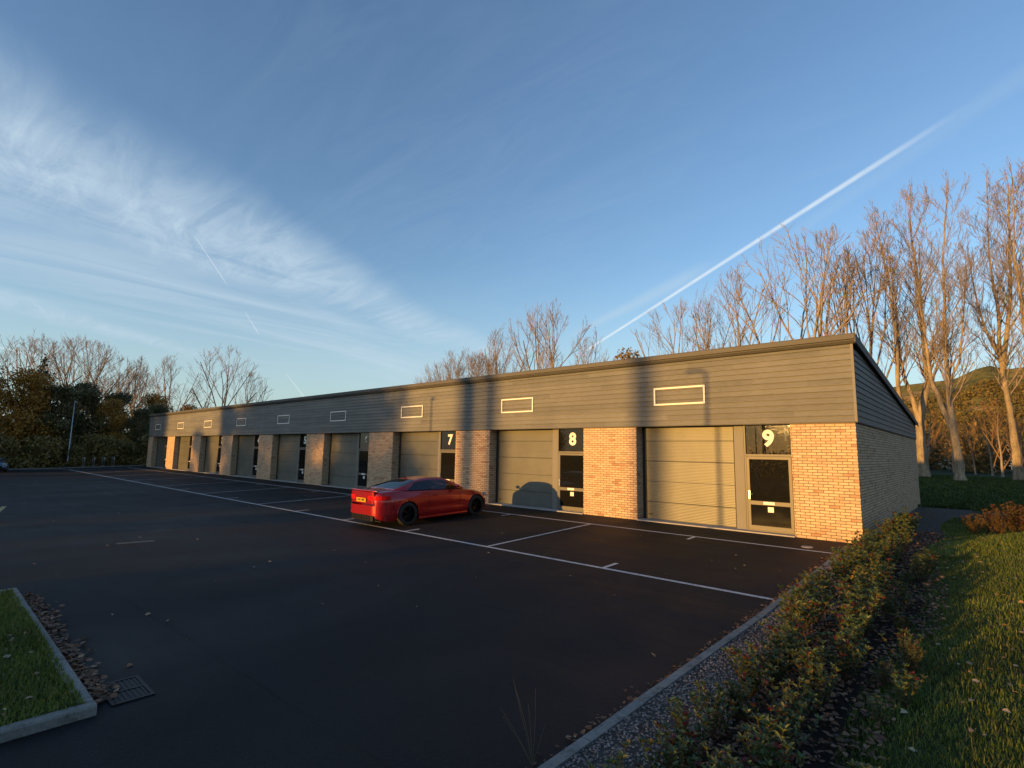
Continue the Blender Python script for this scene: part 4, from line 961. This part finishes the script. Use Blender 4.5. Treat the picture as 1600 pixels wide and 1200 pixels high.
# big lit trees at the right, built from their stems
def stem_tree(seed, stems, base_r, lab, ivy=None):
    """stems: list of (points in world x,y,z, radius bottom, radius top, first branching fraction)"""
    rg = random.Random(seed); x0, y0 = stems[0][0][0][0], stems[0][0][0][1]; o = Vector((x0, y0, 0)); tk = MB(); tk.smooth = True; cr = MB(); cr.smooth = True
    for pts, r0, r1, fb in stems:
        P = [Vector(p) - o for p in pts]; dense = []
        for a, b in zip(P, P[1:]):
            for j in range(4): dense.append(a.lerp(b, j/4) + (rvec(rg)*.06 if j else Vector((0,0,0))))
        dense.append(P[-1]); m = len(dense); rs = [.88*(r0 + (r1 - r0)*(i/(m-1))**.72) for i in range(m)]
        if P[0].z < 1: rs[0] *= 1.35; dense[0].z -= .3
        tk.tube(dense, rs, 9, False)
        Z0, Z1 = dense[0].z, dense[-1].z; Ht = Z1 - Z0; r0 = r0; nb = int(23*Ht/22) + 5
        for j in range(nb):
            t = fb + (1-fb)*(j + rg.random())/nb; i = min(m-2, int(t*(m-1))); q_ = dense[i].lerp(dense[i+1], t*(m-1)-i); a = rg.uniform(0, 6.28)
            el = rg.uniform(1.1, 2.2); dd = Vector((math.cos(a), math.sin(a), el)).normalized(); L = min(4.6, (Z1 - q_.z)*.62 + 1.3)*rg.uniform(.7, 1.1)
            branch(cr, q_, dd, L, max(.03, rs[i]*.36), 3 if L > 2.6 else 2, rg, .14, .2, 4, (4,4,3,3), .016, .5)
        branch(cr, dense[-1], Vector((0,0,1)), 1.8, r1, 2, rg, .1, .15, 4, (4,4,3), .014, .5)
    parts = [('trunk', tk.mesh('trunk')), ('crown', cr.mesh('crown'))]; mats = [M['bark'], M['twig']]
    if ivy: parts.append(('ivy', ivy)); mats.append(M['ivy'])
    return put('bare_tree', parts, mats, lab, 'tree', x0, y0, 0, 1, 'tall bare trees lit by the sun', 0)
def at(Y, pts): return [(x, Y, z) for x, z in pts]
stem_tree(1, [(at(52, [(-3.9,.0),(-3.9,5.),(-4.,10.6),(-3.9,15.6),(-4.,19.5),(-4.5,23.8),(-4.9,28.)]), .36, .05, .28)], .4, 'straight bare tree nearest the roof corner, trunk lit orange')
stem_tree(2, [(at(58, [(-3.0,.1),(-2.9,6.1),(-2.1,9.6),(-1.9,10.7),(-2.,17.5),(-2.,20.6),(-2.3,26.6),(-2.2,32.)]), .62, .05, .35), (at(58, [(-2.9,6.1),(-3.4,8.9),(-4.,11.3),(-4.3,15.5),(-4.2,21),(-4.6,26)]), .36, .05, .35)], .6, 'bare tree forking low into two stems beside the end wall')
stem_tree(3, [(at(52, [(.3,.1),(.3,2.2),(.1,4.7),(0,8.2),(0,10.4),(.1,14),(.3,17.8),(.5,22.6),(1.3,29.5)]), .52, .05, .3), (at(52, [(.1,4.7),(-.7,7.6),(-1.3,10.2),(-1.4,13.5),(-1.7,18),(-1.3,24)]), .34, .05, .3), (at(52, [(0,9.2),(1.1,12),(1.6,16),(2.2,21)]), .16, .04, .2)], .5, 'bare tree with a mottled trunk leaning left above the lawn')
stem_tree(4, [(at(60, [(4.7,.3),(4.6,4.),(4.5,6.6),(4.3,10.4),(4.2,14.1),(4.4,18.2),(4.1,24.),(4.5,32.)]), .5, .05, .35), (at(60, [(4.3,11.5),(5.4,18.8),(5.8,25.1),(6.2,31.5)]), .3, .05, .15), (at(60,[(4.3,12.5),(3.2,16),(2.7,20),(2.4,25)]), .2, .04, .1)], .5, 'tall forked bare tree at the right with a slanting pale trunk')
iv = clump_cloud(55, 5000, [(0,-.2,z, 1.3-.05*z, 1.2, 1.3) for z in np.linspace(.5, 11, 10)], .16)
stem_tree(5, [(at(57, [(6.9,.3),(6.7,6),(6.2,11),(6.1,17),(5.9,23),(6.4,31)]), .45, .05, .35)], .5, 'bare tree cut off by the right edge with a dark ivy clad base', iv)
# low wood of bare scrub behind the lawn, one mass
M['scrub'] = leafmat('scrub_twigs', [(.2,.12,.04), (.32,.18,.06), (.15,.12,.04), (.25,.2,.07), (.12,.1,.035)], .8, .2)
bl = []; rg = random.Random(9)
for i in range(70):
    x = -24 + 60*rg.random(); y = 92 + 30*rg.random(); s = rg.uniform(2.2, 4.4); bl.append((x, y, rg.uniform(1.0, 5.5), s, s, s*.9))
tag(link('scrub_wood', clump_cloud(60, 42000, bl, .3), M['scrub']), 'orange brown leafless thicket at the foot of the hill', None, None, 'stuff')
ht = [bare_tree(21, 9, .4, 7, .14, .1, rmin=.03, kids=(5,4,3)), bare_tree(22, 9, .3, 7, .14, .1, rmin=.03, kids=(5,4,3))]
lab_s = ['small twiggy tree in the thicket seen past the end wall']
M['otwig'] = barkmat('orange_twig', (.16,.10,.05), (.3,.19,.1))
for i in range(14):
    put('thicket_tree', ht[i % 2], [M['twig'], M['otwig']], 'small twiggy orange lit tree in the thicket below the hill', 'tree', -9 + 1.9*i + rg.uniform(-.8,.8), 80 + rg.uniform(-7, 9), i*1.9, rg.uniform(.8,1.15), 'small trees of the thicket below the hill')
# houses beyond
def house(x, y, z, w, d, h, rz, wall, lab):
    t = thing('house', lab, 'house', (x, y, z), rz, 'houses below the hill')
    q = MB(); q.box(-w/2, w/2, -d/2, d/2, 0, h); q.v += [(-w/2,-d/2,h),(w/2,-d/2,h),(w/2,d/2,h),(-w/2,d/2,h),(-w/2,0,h+d*.32),(w/2,0,h+d*.32)]; i = len(q.v)-6; q.f += [(i,i+3,i+4),(i+1,i+5,i+2)]
    obj('wall', q, wall, t)
    q = MB(); e = .35
    for s in (1, -1):
        a = [(-w/2-e, s*(d/2+e), h-.15), (w/2+e, s*(d/2+e), h-.15), (w/2+e, 0, h+d*.32+.1), (-w/2-e, 0, h+d*.32+.1)]; j = len(q.v); q.v += a + [(p[0], p[1], p[2]+.12) for p in a]
        q.f += [(j,j+1,j+2,j+3),(j+4,j+7,j+6,j+5),(j,j+4,j+5,j+1),(j+1,j+5,j+6,j+2),(j,j+3,j+7,j+4)]
    ro_ = obj('roof', q, M['tile'], t, fix=True); obj('chimney', MB().box(w*.2, w*.2+.7, -.35, .35, h+d*.2, h+d*.32+1.1), wall, ro_)
    for wx in (-w*.3, w*.05, w*.3):
        for wz in (.9, h-1.5):
            wi = obj('window', MB().box(wx-.55, wx+.55, -d/2-.05, -d/2-.002, wz, wz+1.1), M['white'], t); obj('pane', MB().box(wx-.47, wx+.47, -d/2-.07, -d/2-.051, wz+.08, wz+1.02), M['glass'], wi)
M['tile'] = simple('clay_roof_tile', (.28,.11,.055), .8, 0, .25, 2); M['render'] = simple('white_render', (.75,.72,.66), .8); M['greywall'] = simple('grey_render', (.3,.3,.31), .8)
house(-6.5, 140, -2.2, 9, 7, 4.4, R(-12), M['render'], 'house with an orange tiled roof seen left of the mottled trunk')
house(.8, 150, -1.4, 5, 6, 3.4, R(20), M['render'], 'small white house right of the mottled trunk')
house(4.6, 146, -1.2, 4.5, 6, 3.6, R(15), M['render'], 'white gabled house furthest right below the hill')
# hill
def ridge(x):
    tab = [(-900,30),(-500,52),(-260,66),(-120,60),(-56,58),(-40,60),(-12,62),(-1,68),(8,71),(16,67),(30,68),(60,80),(150,110),(400,140),(900,120)]
    return float(np.interp(x, [a for a, b in tab], [b for a, b in tab]))
def hz(x, y):
    t = (y - 190)/310; 
    if t <= 0: return -1.5
    u = min(1, t); b = ridge(x*500/max(200, y))*(u**1.35) if t < 1 else ridge(x*500/y)*(1 + .05*(t-1))
    n_ = math.sin(x*.031 + y*.02)*3 + math.sin(x*.07 - y*.05)*1.6 + math.sin(x*.19 + 1.3*math.sin(y*.09))*.8
    return b + n_*u*(1-u)*1.5 - 1.5*(1-u)
mb = MB(); mb.grid([[(x, y, hz(x, y)) for x in list(np.linspace(-900,-200,15)) + list(np.linspace(-180,220,90)) + list(np.linspace(250,900,14))] for y in list(np.linspace(185, 520, 60)) + [560, 640, 800]])
m, nt = newmat('hillside'); c = pos(nt); P_ = nt.n('ShaderNodeSeparateXYZ', {0: c})
n1 = nt.noise(nt.vmap(c, (.022,.012,.03)), 1, 6, .6, .8); n2 = nt.noise(c, .12, 6, .7); n3 = nt.noise(c, .5, 4, .7)
col = nt.ramp(n1, [(.38, (.14,.14,.035)), (.5, (.3,.23,.06)), (.6, (.44,.28,.11)), (.7, (.28,.19,.06))])
col = nt.mix(nt.m('MULTIPLY', nt.step(n2, .5, .62), .75), col, (.06,.065,.02))
col = nt.mix(1.0, col, nt.ramp(n3, [(.3,.75),(.7,1.2)]), 'MULTIPLY')
finish(nt, col, .95, 0, n2, 1.0, 3.0, **{'Specular IOR Level': .05})
struct('hill', mb, m, True)
bl = []; rg = random.Random(19)
for i in range(420):
    y = rg.uniform(200, 430); x = (rg.uniform(-75, 45))*y/400; s = rg.uniform(1.6, 4.2); bl.append((x, y, hz(x, y) + s*.3, s*1.5, s, s*.8))
M['gorse'] = leafmat('hill_scrub', [(.07,.075,.022), (.13,.1,.03), (.18,.12,.04), (.08,.085,.025)], .9, .1)
tag(link('hill_scrub', clump_cloud(61, 60000, bl, .7), M['gorse']), 'dark bushes dotted over the hillside', None, None, 'stuff')
# ------------------------------------------------------------------ the tree belt on the sunny side of the car park, behind the viewpoint
YB = -95.0
sh = math.tan(SUN_AZ - math.pi)                                 # metres of x per metre of y towards the sun
def bx_(xf, y=YB): return xf + y*sh
lb_b = 'leafy tree in the belt on the sunny side of the car park'
bi = 0
def belt(xf, y, s, v=wa, mt='olive'):
    global bi; bi += 1
    put('leafy_tree', v, [M['darkbark'], M[mt]], lb_b, 'tree', bx_(xf, y), y, bi*1.1, s, 'tree belt on the sunny side', -.3)
for xf in (-21.8, -25, -28.5, -32, -35.5): belt(xf, YB, 1.45)
for xf in (-60, -64, -68, -73, -78): belt(xf, YB, 1.45)
belt(-40.2, YB-3, 1.15, wb_); belt(-57.2, YB, 1.35, wb_); belt(-46.5, YB-3, .95, wb_)
# stout trunks that lay soft bars of shade on the facade
def bole(xf, y, r, lean, lab):
    rg = random.Random(int(abs(xf)*10)); tk = MB(); tk.smooth = True; tk.tube([(0,0,-.4),(lean*.3,0,4),(lean,0,11),(lean*1.4,0,16)], [r*1.15, r, r*.9, r*.6], 10, False); cr = MB(); cr.smooth = True
    for j in range(6): branch(cr, Vector((lean*1.1, 0, 13 + .5*j)), Vector((math.cos(j*2.1)*.6, math.sin(j*2.1)*.6, 1)).normalized(), 5, .1, 2, rg)
    put('bare_tree', [('trunk', tk.mesh('t')), ('crown', cr.mesh('c'))], mats_l, lab, 'tree', bx_(xf, y), y, 0, 1, 'bare trees on the sunny side', -.3)
bole(-5.85, -100, .36, .1, 'straight bare tree on the sunny side in line with unit 9')
bole(-14.15, -104, .62, .2, 'stout bare tree on the sunny side in line with unit 7')
bole(-12.95, -106, .42, .3, 'leaning bare tree on the sunny side next to the stout one')
# unseen low hedge, added to keep the near asphalt and bank in shade
hd_ = [('stems', hs[0][1]), ('foliage', clump_cloud(71, 2600, [(x_, 0, z_, .9, .75, .62) for x_ in (-1.5,-.5,.5,1.5) for z_ in (.45, 1.1, 1.75)], .13))]
for i in range(30):
    x = -78 + 3.4*i; put('shade_hedge_shrub', hd_, [M['darkbark'], M['ivy']], 'unseen hedge shrub added on the sunny side to shade the car park', 'hedge', x, -50, (i % 2)*math.pi, (1, 1, 1.18 if -19 < x < 2 else .95), 'added shade hedge on the sunny side', -.3)
    put('shade_hedge_shrub', hd_, [M['darkbark'], M['ivy']], 'unseen hedge shrub added on the sunny side to shade the car park', 'hedge', x + 1.7, -52.5, (i % 2)*math.pi, (1, 1, 1.2 if -19 < x < 2 else .99), 'added shade hedge on the sunny side', -.3)
SC.cycles.max_bounces = 6; SC.cycles.transparent_max_bounces = 12
